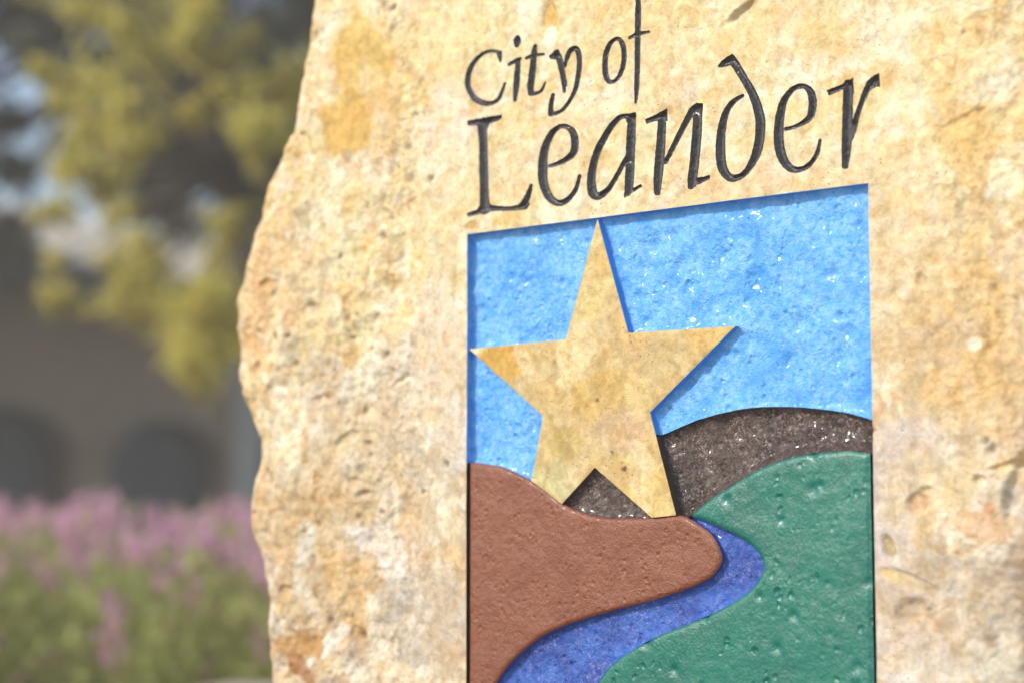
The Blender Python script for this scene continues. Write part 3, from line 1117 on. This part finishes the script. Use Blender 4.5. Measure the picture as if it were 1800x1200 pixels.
def spots(n, poly, r0, r1, seed):
    r_ = np.random.default_rng(seed)
    lo, hi = poly.min(0), poly.max(0)
    c = r_.uniform(lo, hi, (n * 3, 2))
    c = c[inside(c, poly)][:n]
    return c, r0 + (r1 - r0) * r_.uniform(0, 1, len(c)) ** 3


def dent(u, v, sp):
    h = np.zeros(len(u))
    for (cx, cy), r in zip(*sp):
        d2 = ((u - cx) ** 2 + (v - cy) ** 2) / (r * r)
        k = d2 < 5
        h[k] = np.maximum(h[k], np.exp(-d2[k] * 1.2) * min(1, r / .005))
    return h


rel = lambda u, v: relief(u, v, False)[0]


def rim(u, v):
    """height at which a tray's wall meets its raised neighbour"""
    P = np.stack([u, v], 1)
    h = rel(u, v) - .0001
    on = (poly_dist(P, rust_c, closed=False) < .0006) | (poly_dist(P, gre_c, closed=False) < .0006)
    ps = poly_dist(P, P_star) < .0006
    return np.where(on, -.0042, np.where(ps, -.0007, h))

sp_sky = spots(110, P_sky_r, .002, .011, 3)
sp_skl = spots(32, P_sky_l, .002, .009, 4)


def sky_floor(sp):
    def f(u, v, d):
        fil = np.exp(-d / .0035)
        return -.0122 + fil * .0026 + fbm(u * 26, v * 26, 100, 4, .55) * .0023 + fbm(u * 120, v * 110, 104, 2, .6) * .00045 - dent(u, v, sp) * .0030
    return f


def not_on(polyline, tol=.0007):
    return lambda P: poly_dist(P, polyline, closed=False) > tol


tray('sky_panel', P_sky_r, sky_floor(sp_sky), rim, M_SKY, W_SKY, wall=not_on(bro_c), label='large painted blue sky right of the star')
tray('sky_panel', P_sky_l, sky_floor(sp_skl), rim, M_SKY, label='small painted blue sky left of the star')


def brown_floor(u, v, d):
    fil = np.exp(-d / .004)
    return -.0205 + np.exp(-d / .006) * .006 + fil * .001 + fbm(u * 42, v * 42, 110, 4, .6) * .0024 + fbm(u * 150, v * 150, 114, 2, .6) * .0008


_bf = brown_floor


def brown_floor(u, v, d):
    dg = poly_dist(np.stack([u, v], 1), gre_c, closed=False)
    return np.logaddexp(_bf(u, v, d) * 900, (-.0050 - dg * 1.35) * 900) / 900


def brown_top(u, v):
    P = np.stack([u, v], 1)
    d = poly_dist(P, bro_c, closed=False)
    return np.where(d < .0008, -.0100, rim(u, v))


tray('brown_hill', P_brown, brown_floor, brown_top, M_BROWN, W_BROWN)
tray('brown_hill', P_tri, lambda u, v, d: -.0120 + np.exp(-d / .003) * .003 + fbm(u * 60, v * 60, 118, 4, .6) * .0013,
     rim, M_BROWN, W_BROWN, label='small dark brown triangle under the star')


def river_floor(u, v, d):
    return -.0125 + np.exp(-d / .004) * .0035 + fbm(u * 55, v * 55, 120, 4, .6) * .0010 + fbm(u * 140, v * 140, 124, 2) * .0005


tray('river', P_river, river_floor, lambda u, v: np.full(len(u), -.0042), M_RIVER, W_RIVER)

sp_g = spots(55, P_green, .0015, .0075, 6)
sp_r = spots(40, P_rust, .0012, .003, 7)
raised('rust_hill', P_rust, lambda u, v, d: -.0012 - np.exp(-d / .0014) * .0030 + fbm(u * 22, v * 22, 130, 4, .55) * .0006 + fbm(u * 110, v * 110, 133, 3, .6) * .00030 - dent(u, v, sp_r) * .0016,
       .027, M_RUST)
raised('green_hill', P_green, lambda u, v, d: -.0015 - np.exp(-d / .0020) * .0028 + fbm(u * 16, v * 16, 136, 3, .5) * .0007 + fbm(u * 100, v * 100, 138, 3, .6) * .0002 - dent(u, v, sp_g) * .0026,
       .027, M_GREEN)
raised('star', P_star, lambda u, v, d: -.0002 - np.exp(-d / .0008) * .0006 + fbm(u * 30, v * 30, 140, 4) * .00035, .027, M_STONE, color=True)
# walls and floor of the recess, seen as dark lines at the panel's sides
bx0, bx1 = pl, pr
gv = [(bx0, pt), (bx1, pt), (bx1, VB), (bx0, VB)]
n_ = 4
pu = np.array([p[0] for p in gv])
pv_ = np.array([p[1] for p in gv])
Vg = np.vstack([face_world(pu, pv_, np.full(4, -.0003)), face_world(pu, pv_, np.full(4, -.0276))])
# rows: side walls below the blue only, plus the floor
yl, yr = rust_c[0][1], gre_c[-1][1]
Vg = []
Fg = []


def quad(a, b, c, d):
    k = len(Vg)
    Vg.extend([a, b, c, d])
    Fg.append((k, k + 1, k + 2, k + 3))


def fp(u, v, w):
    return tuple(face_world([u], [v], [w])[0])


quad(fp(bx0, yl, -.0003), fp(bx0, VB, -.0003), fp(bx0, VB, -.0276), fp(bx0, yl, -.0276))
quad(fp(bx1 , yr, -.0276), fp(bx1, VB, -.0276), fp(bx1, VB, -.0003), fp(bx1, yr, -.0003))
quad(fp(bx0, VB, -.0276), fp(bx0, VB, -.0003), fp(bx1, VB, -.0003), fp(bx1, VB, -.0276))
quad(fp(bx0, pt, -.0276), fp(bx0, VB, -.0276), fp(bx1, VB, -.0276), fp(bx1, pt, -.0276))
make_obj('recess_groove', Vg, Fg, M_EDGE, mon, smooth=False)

# ------------------------------------------------------------------ letters as V-cut grooves painted black
for nm, lps in letter_data:
    allv = np.vstack(lps)
    l0, h0 = allv.min(0), allv.max(0)
    X, Y = np.meshgrid(np.arange(l0[0], h0[0], .0009), np.arange(l0[1], h0[1], .0009))
    g = np.stack([X.ravel(), Y.ravel()], 1)
    g += RNG.uniform(-1, 1, g.shape) * .0001

    def isin(P, lps=lps):
        s = np.zeros(len(P), int)
        for lp in lps:
            s += inside(P, lp)
        return s % 2 == 1
    g = g[isin(g)]
    dd = np.full(len(g), 1e9)
    for lp in lps:
        dd = np.minimum(dd, poly_dist(g, lp))
    g = g[dd > .0005]
    vo, tr, src = tri_mesh(lps, g, isin)
    dd = np.full(len(vo), 1e9)
    for lp in lps:
        dd = np.minimum(dd, poly_dist(vo, lp))
    hh = rel(vo[:, 0], vo[:, 1]) - np.minimum(dd * 1.15, .0040 + dd * .3) + fbm(vo[:, 0] * 160, vo[:, 1] * 160, 150, 3) * .0003 * (dd > .0004)
    case = 'capital' if nm in 'CL' else 'small'
    make_obj('letter', face_world(vo[:, 0], vo[:, 1], hh), tr, M_BLACK, mon, label='%s letter %s carved and painted black' % (case, nm))


# ------------------------------------------------------------------ ground
def plane(name, x0, x1, y0, y1, z, mat, nx=1, ny=1, **props):
    xs, ys = np.linspace(x0, x1, nx + 1), np.linspace(y0, y1, ny + 1)
    X, Y = np.meshgrid(xs, ys)
    V = np.stack([X.ravel(), Y.ravel(), np.full(X.size, z)], 1)
    F = []
    for j in range(ny):
        for i in range(nx):
            a = j * (nx + 1) + i
            F.append((a, a + 1, a + nx + 2, a + nx + 1))
    return make_obj(name, V, F, mat, None, False, **props)


plane('ground', -900, 900, -600, 1500, 0, M_LAWN, kind='structure')
plane('planting_bed', -6, 4.5, 1.75, 10.8, .004, M_MULCH, kind='structure')
plane('bounce_pavement', -7, 7, -6, 1.74, .004, M_PAVE, kind='structure')  # unseen pale paving, added to bounce fill light onto stone and background


def box(V, F, c, s, rz=0., bev=0):
    c = np.array(c, float)
    sx, sy, sz = np.array(s, float) / 2
    b = min(sx, sy, sz) * bev
    pts = []
    for z, q in ((-sz, b), (-sz + b, 0), (sz - b, 0), (sz, b)):
        for x, y in ((-1, -1), (1, -1), (1, 1), (-1, 1)):
            pts.append((x * (sx - q), y * (sy - q), z))
    pts = np.array(pts)
    ca, sa = math.cos(rz), math.sin(rz)
    R_ = np.array([[ca, -sa, 0], [sa, ca, 0], [0, 0, 1]])
    pts = pts @ R_.T + c
    k = len(V)
    V.extend(pts.tolist())
    F.append((k + 3, k + 2, k + 1, k))
    for r in range(3):
        for i in range(4):
            a = k + r * 4 + i
            b_ = k + r * 4 + (i + 1) % 4
            F.append((a, b_, b_ + 4, a + 4))
    F.append((k + 12, k + 13, k + 14, k + 15))


def box_obj(name, boxes, mat, parent=None, **props):
    V, F = [], []
    for b in boxes:
        box(V, F, *b)
    return make_obj(name, V, F, mat, parent, False, **props)


# ------------------------------------------------------------------ arcaded building
BO = np.array([-4.8, 20.0])
be = np.array([.503, .864])
bn = np.array([.864, -.503])
brz = math.atan2(be[1], be[0])


def bpt(t, z, w):
    p = BO + be * t + bn * w
    return (p[0], p[1], z)


def bbox(t0, t1, z0, z1, w0, w1, bev=0):
    c = bpt((t0 + t1) / 2, (z0 + z1) / 2, (w0 + w1) / 2)
    return (c, (t1 - t0, w1 - w0, z1 - z0), brz, bev)


bld = make_empty('arcaded_building', Vector(bpt(2, 0, 0)), 'low brown brick building with dark arched windows and pale roof behind the flowers', 'building')
T0, T1 = -7.78, 14.0
EZ = 3.62
outline = [(T0, 0), (T1, 0), (T1, EZ), (T0, EZ)]
arches = []
for k in range(-3, 6):
    c = .105 + k * 2.36
    if c - 1 < T0 or c + 1 > T1:
        continue
    if k == 2:
        pass
    a = [(c - .93, .5), (c - .93, 2.02)]
    for q in range(1, 12):
        ang = math.pi * (1 - q / 12)
        a.append((c + .93 * math.cos(ang), 2.02 + .44 * math.sin(ang)))
    a += [(c + .93, 2.02), (c + .93, .5)]
    arches.append(np.array(a))


def wall_with_holes(name, outl, holes, w0, w1, mat, parent):
    outl = np.array(outl, float)
    vo, tr, src = tri_mesh([outl] + holes, np.zeros((0, 2)), lambda c: ~np.any([inside(c, h_) for h_ in holes], 0))
    f = np.array([bpt(t, z, w1) for t, z in vo])
    b = np.array([bpt(t, z, w0) for t, z in vo])
    n = len(vo)
    F = [tr, tr[:, ::-1] + n]
    V = [f, b]
    nv = 2 * n
    for lp in [outl] + holes:
        m_ = len(lp)
        A = np.array([bpt(t, z, w1) for t, z in lp])
        B = np.array([bpt(t, z, w0) for t, z in lp])
        i = np.arange(m_)
        j = (i + 1) % m_
        F += [np.stack([nv + i, nv + j, nv + m_ + j], 1), np.stack([nv + i, nv + m_ + j, nv + m_ + i], 1)]
        V += [A, B]
        nv += 2 * m_
    return make_obj(name, np.vstack(V), np.vstack(F), mat, parent, False)


wall_with_holes('wall', outline, arches, -.35, 0, M_BRICK, bld)
box_obj('wall', [bbox(T0, T0 + .3, 0, EZ, -9, -.352), bbox(T1 - .3, T1, 0, EZ, -9, -.352), bbox(T0, T1, 0, EZ, -9.3, -9.002)], M_BRICK, bld, label='side and rear walls')
for a in arches:
    c = (a[0][0] + a[-1][0]) / 2
    fr = box_obj('window', [bbox(c - .93, c - .87, .5, 2.05, -.26, -.20), bbox(c + .87, c + .93, .5, 2.05, -.26, -.20), bbox(c - .025, c + .025, .56, 2.44, -.26, -.205),
                            bbox(c - .87, c + .87, .5, .56, -.26, -.20), bbox(c - .87, c + .87, 1.98, 2.03, -.258, -.203)], M_FASCIA, bld)
    n = len(a)
    make_obj('pane', [bpt(t, z, -.235) for t, z in a] + [bpt(c, 1.5, -.235)], [(i, (i + 1) % n, n) for i in range(n)], M_GLASS, fr, False)
    box_obj('sill', [bbox(c - 1.0, c + 1.0, .40, .498, -.02, .10)], M_LIME, bld)
    # stone arch ring
    V, F = [], []
    P_ = a[1:-1]
    cc = np.array([c, 2.02])
    k_ = len(P_)
    for w in (-.02, .035):
        for p in P_:
            V.append(bpt(p[0], p[1], w))
        for p in P_:
            d_ = (p - cc)
            d_ = d_ / np.hypot(*d_)
            V.append(bpt(p[0] + d_[0] * .16, p[1] + d_[1] * .16, w))
    for i in range(k_ - 1):
        F += [(2 * k_ + i, 2 * k_ + i + 1, 3 * k_ + i + 1, 3 * k_ + i), (i, i + 1, 2 * k_ + i + 1, 2 * k_ + i), (k_ + i, 3 * k_ + i, 3 * k_ + i + 1, k_ + i + 1)]
    make_obj('arch_ring', V, F, M_BRICK, bld, False)
box_obj('pier', [bbox(3.46, 3.97, 0, 3.2, .002, .07), bbox(3.41, 4.02, 3.2, 3.32, .002, .12)], M_LIME, bld)
box_obj('pier', [bbox(-7.7, -7.2, 0, 3.2, .002, .07), bbox(-7.76, -7.14, 3.2, 3.32, .002, .12)], M_LIME, bld)
box_obj('eave', [bbox(T0 - .6, T1 + .6, EZ + .002, EZ + .12, -.5, .75), bbox(T0 - .6, T1 + .6, EZ - .08, EZ + .14, .752, .80)], M_FASCIA, bld)
RV = [bpt(T0 - .7, EZ + .16, .86), bpt(T1 + .7, EZ + .16, .86), bpt(T1 - 1, EZ + .94, -.8), bpt(T0 + 1, EZ + .94, -.8), bpt(T0 + 1, EZ + .94, -8.3), bpt(T1 - 1, EZ + .94, -8.3), bpt(T0 - .7, EZ + .16, -10), bpt(T1 + .7, EZ + .16, -10)]
RV += [(RV[i][0], RV[i][1], RV[i][2] - .06) for i in (0, 1, 7, 6)]
roof = make_obj('roof', RV, [(0, 1, 2, 3), (3, 2, 5, 4), (1, 7, 5, 2), (6, 0, 3, 4), (7, 6, 4, 5), (8, 9, 1, 0), (9, 10, 7, 1), (10, 11, 6, 7), (11, 8, 0, 6)], M_ROOF, bld, False)
# standing seams on the front slope of the roof
sm = []
V, F = [], []
for q in range(0, 44):
    t = T0 - .3 + q * .5
    f_ = 1.0
    for side in (0,):
        tb = t
        zt = EZ + .16
        # seam stops at the hip
        reach = min(1., max(.02, (t - (T0 - .7)) / 1.7), max(.02, (T1 + .7 - t) / 1.7))
        a0, a1 = bpt(tb - .015, zt, .86), bpt(tb + .015, zt, .86)
        b0, b1 = bpt(tb - .015, zt + .78 * reach, .86 - 1.66 * reach), bpt(tb + .015, zt + .78 * reach, .86 - 1.66 * reach)
        k = len(V)
        V += [a0, a1, b1, b0] + [(p[0], p[1], p[2] + .04) for p in (a0, a1, b1, b0)]
        F += [(k + 4, k + 5, k + 6, k + 7), (k, k + 1, k + 5, k + 4), (k + 1, k + 2, k + 6, k + 5), (k + 3, k, k + 4, k + 7)]
make_obj('seam', V, F, M_ROOF, roof, False)


# ------------------------------------------------------------------ trees
def leaves(centres, radii, per, size, rng, flat=.8):
    """leaf quads folded along the midrib, scattered in balls"""
    C = np.repeat(centres, per, 0)
    Rr = np.repeat(radii, per)
    n = len(C)
    d = rng.normal(size=(n, 3))
    d /= np.linalg.norm(d, axis=1)[:, None]
    P = C + rng.normal(size=(n, 3)) * (Rr * .55)[:, None] * np.array([1, 1, flat])
    a = rng.normal(size=(n, 3))
    a[:, 2] -= .5
    a /= np.linalg.norm(a, axis=1)[:, None]
    b = np.cross(a, rng.normal(size=(n, 3)))
    b /= np.linalg.norm(b, axis=1)[:, None]
    s = size * rng.uniform(.6, 1.3, n)[:, None]
    nn = np.cross(a, b)
    V = np.stack([P - a * s, P + b * s * .45 + nn * s * .12, P + a * s, P - b * s * .45 + nn * s * .12], 1).reshape(-1, 3)
    F = np.arange(n * 4).reshape(-1, 4)
    return V, F


def tube(V, F, pts, radii, n=8):
    pts = [np.array(p, float) for p in pts]
    k0 = len(V)
    for i, (p, r) in enumerate(zip(pts, radii)):
        d = pts[min(i + 1, len(pts) - 1)] - pts[max(i - 1, 0)]
        d /= np.linalg.norm(d)
        a = np.cross(d, [0.3, .9, .1])
        a /= np.linalg.norm(a)
        b = np.cross(d, a)
        for k in range(n):
            q = 2 * math.pi * k / n
            V.append(p + (a * math.cos(q) + b * math.sin(q)) * r)
    for i in range(len(pts) - 1):
        for k in range(n):
            A = k0 + i * n + k
            B = k0 + i * n + (k + 1) % n
            F.append((A, B, B + n, A + n))


def limb(V, F, a, b, r0, r1, rng, n=5, sag=.12):
    a, b = np.array(a, float), np.array(b, float)
    L = np.linalg.norm(b - a)
    pts, rr = [], []
    for i in range(n + 1):
        t = i / n
        p = a + (b - a) * t + rng.normal(size=3) * L * .03 * (0 < i < n)
        p[2] += math.sin(t * math.pi) * L * sag
        pts.append(p)
        rr.append(r0 + (r1 - r0) * t)
    tube(V, F, pts, rr, 6)


def tree(name, base, fork, clumps, leaf_mat, per, size, label, seed, trunk_r=.12):
    rng = np.random.default_rng(seed)
    t = make_empty(name, Vector(base), label, 'tree')
    V, F = [], []
    base, fork = np.array(base, float), np.array(fork, float)
    tube(V, F, [base + (0, 0, -.05), base + (fork - base) * .08, base + (fork - base) * .5 + rng.normal(size=3) * .04, fork], [trunk_r * 1.5, trunk_r * 1.1, trunk_r, trunk_r * .8], 12)
    C = np.array([c[:3] for c in clumps])
    Rr = np.array([c[3] for c in clumps])
    # main limbs to the farthest clumps, twigs to the rest
    nl = min(9, len(C))
    hub = []
    for i in range(nl):
        sel = C[i * len(C) // nl:(i + 1) * len(C) // nl]
        m = sel.mean(0)
        h_ = fork + (m - fork) * .62
        limb(V, F, fork, h_, trunk_r * .5, trunk_r * .25, rng)
        hub.append(h_)
    hub = np.array(hub)
    for c in C[:: max(1, len(C) // 90)]:
        h_ = hub[np.argmin(np.linalg.norm(hub - c, axis=1))]
        limb(V, F, h_, c, trunk_r * .2, trunk_r * .06, rng, 4, .05)
    make_obj('trunk', np.array(V), np.array(F), M_BARK, t)
    LV, LF = leaves(C, Rr, per, size, rng)
    make_obj('crown', LV, LF, leaf_mat, t, False)
    return t


# yellow-green boughs hanging in front of the building: (px, py, r_px)
YL = [(170, 30, 28), (250, 90, 25), (310, 40, 28), (350, 30, 28), (300, 125, 24), (370, 100, 24), (330, 70, 20), (425, 80, 20),
      (165, 145, 30), (150, 215, 40), (215, 220, 42), (175, 265, 40), (250, 245, 30), (115, 150, 22), (345, 200, 22),
      (430, 200, 28), (460, 205, 34), (500, 165, 30), (510, 195, 28), (450, 250, 22), (470, 280, 26), (110, 370, 22), (75, 125, 16),
      (250, 430, 34), (280, 480, 34), (440, 430, 30), (115, 525, 26), (220, 530, 30), (240, 500, 30), (320, 540, 40),
      (375, 525, 44), (390, 480, 36), (325, 575, 34), (400, 560, 44), (330, 640, 30), (365, 640, 38), (390, 610, 30), (345, 610, 28), (350, 670, 14),
      (430, 600, 34), (445, 520, 34), (480, 470, 36), (520, 120, 30), (560, 230, 50), (620, 120, 70), (700, 300, 80), (540, 380, 60), (660, 450, 80),
      (205, 380, 18), (420, 380, 24), (190, 320, 26), (130, 290, 28), (210, 180, 24), (390, 160, 18)]
rg = np.random.default_rng(5)
cl = []
for x, y, r in YL:
    Y = rg.uniform(9.2, 11.2)
    p = at(x, y, Y)
    cl.append((*p, r / FPX * Y * 1.35))
    for q in range(2):
        cl.append((*(p + rg.normal(size=3) * r / FPX * Y * .9), r / FPX * Y * .8))
for i in range(60):                                   # the crown goes on above the frame and behind the stone
    a, b = rg.uniform(0, 2 * math.pi), rg.uniform(0, 1)
    cl.append((-.6 + math.cos(a) * 2.2 * b ** .5, 10.6 + math.sin(a) * 1.6 * b ** .5, rg.uniform(3.75, 5.2), rg.uniform(.15, .3)))
cl.sort(key=lambda c: (round(math.atan2(c[1] - 10.4, c[0] + .5), 1), c[2]))
tree('elm_tree', (-.35, 10.9, 0), (-.45, 10.8, 2.5), cl, M_LEAF_Y, 75, .036, 'slender tree with sunlit yellow green leaves hanging in front of the brown building', 21, .09)

# tree behind: deep crown shade put into its leaf colour, with sky gaps
SKYGAP = [(15, 190, 52), (30, 140, 24), (62, 200, 36), (70, 260, 44), (60, 325, 50), (30, 340, 40), (178, 320, 38), (185, 360, 40), (110, 300, 20), (390, 330, 34), (435, 395, 34), (20, 300, 22), (85, 50, 12), (88, 15, 10), (160, 85, 10), (90, 405, 26), (140, 420, 30), (190, 425, 30), (240, 440, 26), (300, 450, 20)]
DK = []
rd = np.random.default_rng(9)
while len(DK) < 640:
    x, y = rd.uniform(-700, 900), rd.uniform(-900, 420)
    if y > 380 and rd.uniform() < .8:
        continue
    Y = rd.uniform(13., 15.6)
    r = rd.uniform(.10, .24)
    rp = r / Y * FPX
    if any(math.hypot(x - gx, y - gy) < gr + rp * .75 for gx, gy, gr in SKYGAP):
        continue
    DK.append((*at(x, y, Y), r))
for x, y in ((20, 430), (10, 400), (290, 270), (330, 280), (275, 340), (300, 360), (390, 270), (430, 280), (250, 300), (310, 310), (360, 290), (205, 155), (240, 170),
             (20, 300), (8, 210), (465, 120), (450, 150), (480, 60), (40, 40), (130, 110), (60, 85), (105, 60)):
    for q in range(2):
        Y = rd.uniform(13, 14.5)
        DK.append((*at(x + rd.uniform(-8, 8), y + rd.uniform(-8, 8), Y), .13))
DK.sort(key=lambda c: (round(math.atan2(c[1] - 14.3, c[0] + 1.4), 1), c[2]))
tree('shaded_tree', (-.9, 15.0, 0), (-1.0, 14.8, 2.4), DK, M_LEAF_D, 130, .055, 'tree with dense leaves coloured dark as deep crown shade at the upper left', 33, .22)


# ------------------------------------------------------------------ flowers and low wall
def flower_bed():
    rng = np.random.default_rng(14)
    LC, LR, FC = [], [], []
    n = 0
    SV, SF = [], []
    for i in range(520):
        x, y = rng.uniform(-3.4, .6), rng.uniform(5.9, 9.3)
        hgt = 1.0 + .10 * float(gnoise(np.array([x * .9]), np.array([y * .9]), 3)[0]) + rng.normal() * .04
        hgt += (y - 6) * .035
        for k in range(6):
            q = rng.uniform(.25, .98) * hgt
            LC.append((x + rng.normal() * .09, y + rng.normal() * .09, q))
            LR.append(.10)
        if rng.uniform() < .8:
            for k in range(2):
                lean = rng.normal(size=2) * .10
                z0 = hgt * (rng.uniform(.88, 1.0) if k < 1 or rng.uniform() < .5 else rng.uniform(.5, .9))
                L = rng.uniform(.08, .16)
                for q in range(9):
                    t = q / 9
                    FC.append((x + lean[0] * (1 + t * .8) + rng.normal() * .006, y + lean[1] * (1 + t * .8) + rng.normal() * .006, z0 + L * t))
                b = len(SV)
                for w in (-.0025, .0025):
                    SV.append((x + w, y, z0 * .4))
                    SV.append((x + lean[0] * 1.8 + w, y + lean[1] * 1.8, z0 + L))
                SF.append((b, b + 1, b + 3, b + 2))
    V1, F1 = leaves(np.array(LC), np.array(LR), 13, .030, rng)
    V2, F2 = leaves(np.array(FC), np.full(len(FC), .018), 6, .016, rng)
    SV = np.array(SV)
    V = np.vstack([V1, V2, SV])
    F = np.vstack([F1, F2 + len(V1), np.array(SF) + len(V1) + len(V2)])
    fm = np.concatenate([np.zeros(len(F1)), np.ones(len(F2)), np.zeros(len(SF))])
    make_obj('flower_bed', V, F, [M_LEAF_S, M_FLOWER], None, False, fmat=fm, kind='stuff', label='mass of pink purple flower spikes over green foliage behind the stone', category='flowers')


flower_bed()

# low limestone wall in front of the flowers, its cap just inside the frame
wl = make_empty('low_wall', Vector((-.2, 5.1, 0)), 'low pale limestone wall below the flowers at the lower edge', 'wall')
pA = at(325, 1211, 5.1)
dirw = np.array([.985, -.17])
wz = pA[2]
wrz = math.atan2(dirw[1], dirw[0])
rw = np.random.default_rng(3)
t = 0.
while t < 2.2:
    L = .42 + rw.uniform(-.06, .08)
    c = pA[:2] + dirw * (t + L / 2) + np.array([.17, .985]) * .16
    box_obj('cap_stone', [((c[0], c[1], wz - .04), (L - .01, .34, .08), wrz, .25)], M_CAP, wl)
    t += L
for r in range(4):
    t = -.05 * (r % 2)
    z0 = (wz - .085) * r / 4
    while t < 2.1:
        L = .34 + rw.uniform(-.08, .1)
        c = pA[:2] + dirw * (t + L / 2 + .03) + np.array([.17, .985]) * .16
        hh_ = (wz - .085) / 4
        box_obj('wall_block', [((c[0], c[1], z0 + hh_ / 2), (L - .012, .28 + rw.uniform(-.01, .01), hh_ - .01), wrz, .12)], M_CAP, wl)
        t += L

# ------------------------------------------------------------------ thin warm haze, added to lift the dark tones of the background
hz = []
HF = []
box(hz, HF, (0, 16, 3.5), (60, 56, 9.2))
M_HAZE = bpy.data.materials.new('haze_air')
M_HAZE.use_nodes = True
ht = M_HAZE.node_tree
ht.nodes.remove(ht.nodes['Principled BSDF'])
pv = ht.nodes.new('ShaderNodeVolumePrincipled')
pv.inputs['Density'].default_value = .0105
pv.inputs['Color'].default_value = (1, .91, .80, 1)
pv.inputs['Anisotropy'].default_value = .2
ht.links.new(pv.outputs[0], ht.nodes['Material Output'].inputs['Volume'])
hz = np.array(hz)
make_obj('haze', hz[[0, 1, 2, 3, 12, 13, 14, 15]], [(3, 2, 1, 0), (4, 5, 6, 7), (0, 1, 5, 4), (1, 2, 6, 5), (2, 3, 7, 6), (3, 0, 4, 7)], M_HAZE, None, False, kind='stuff')
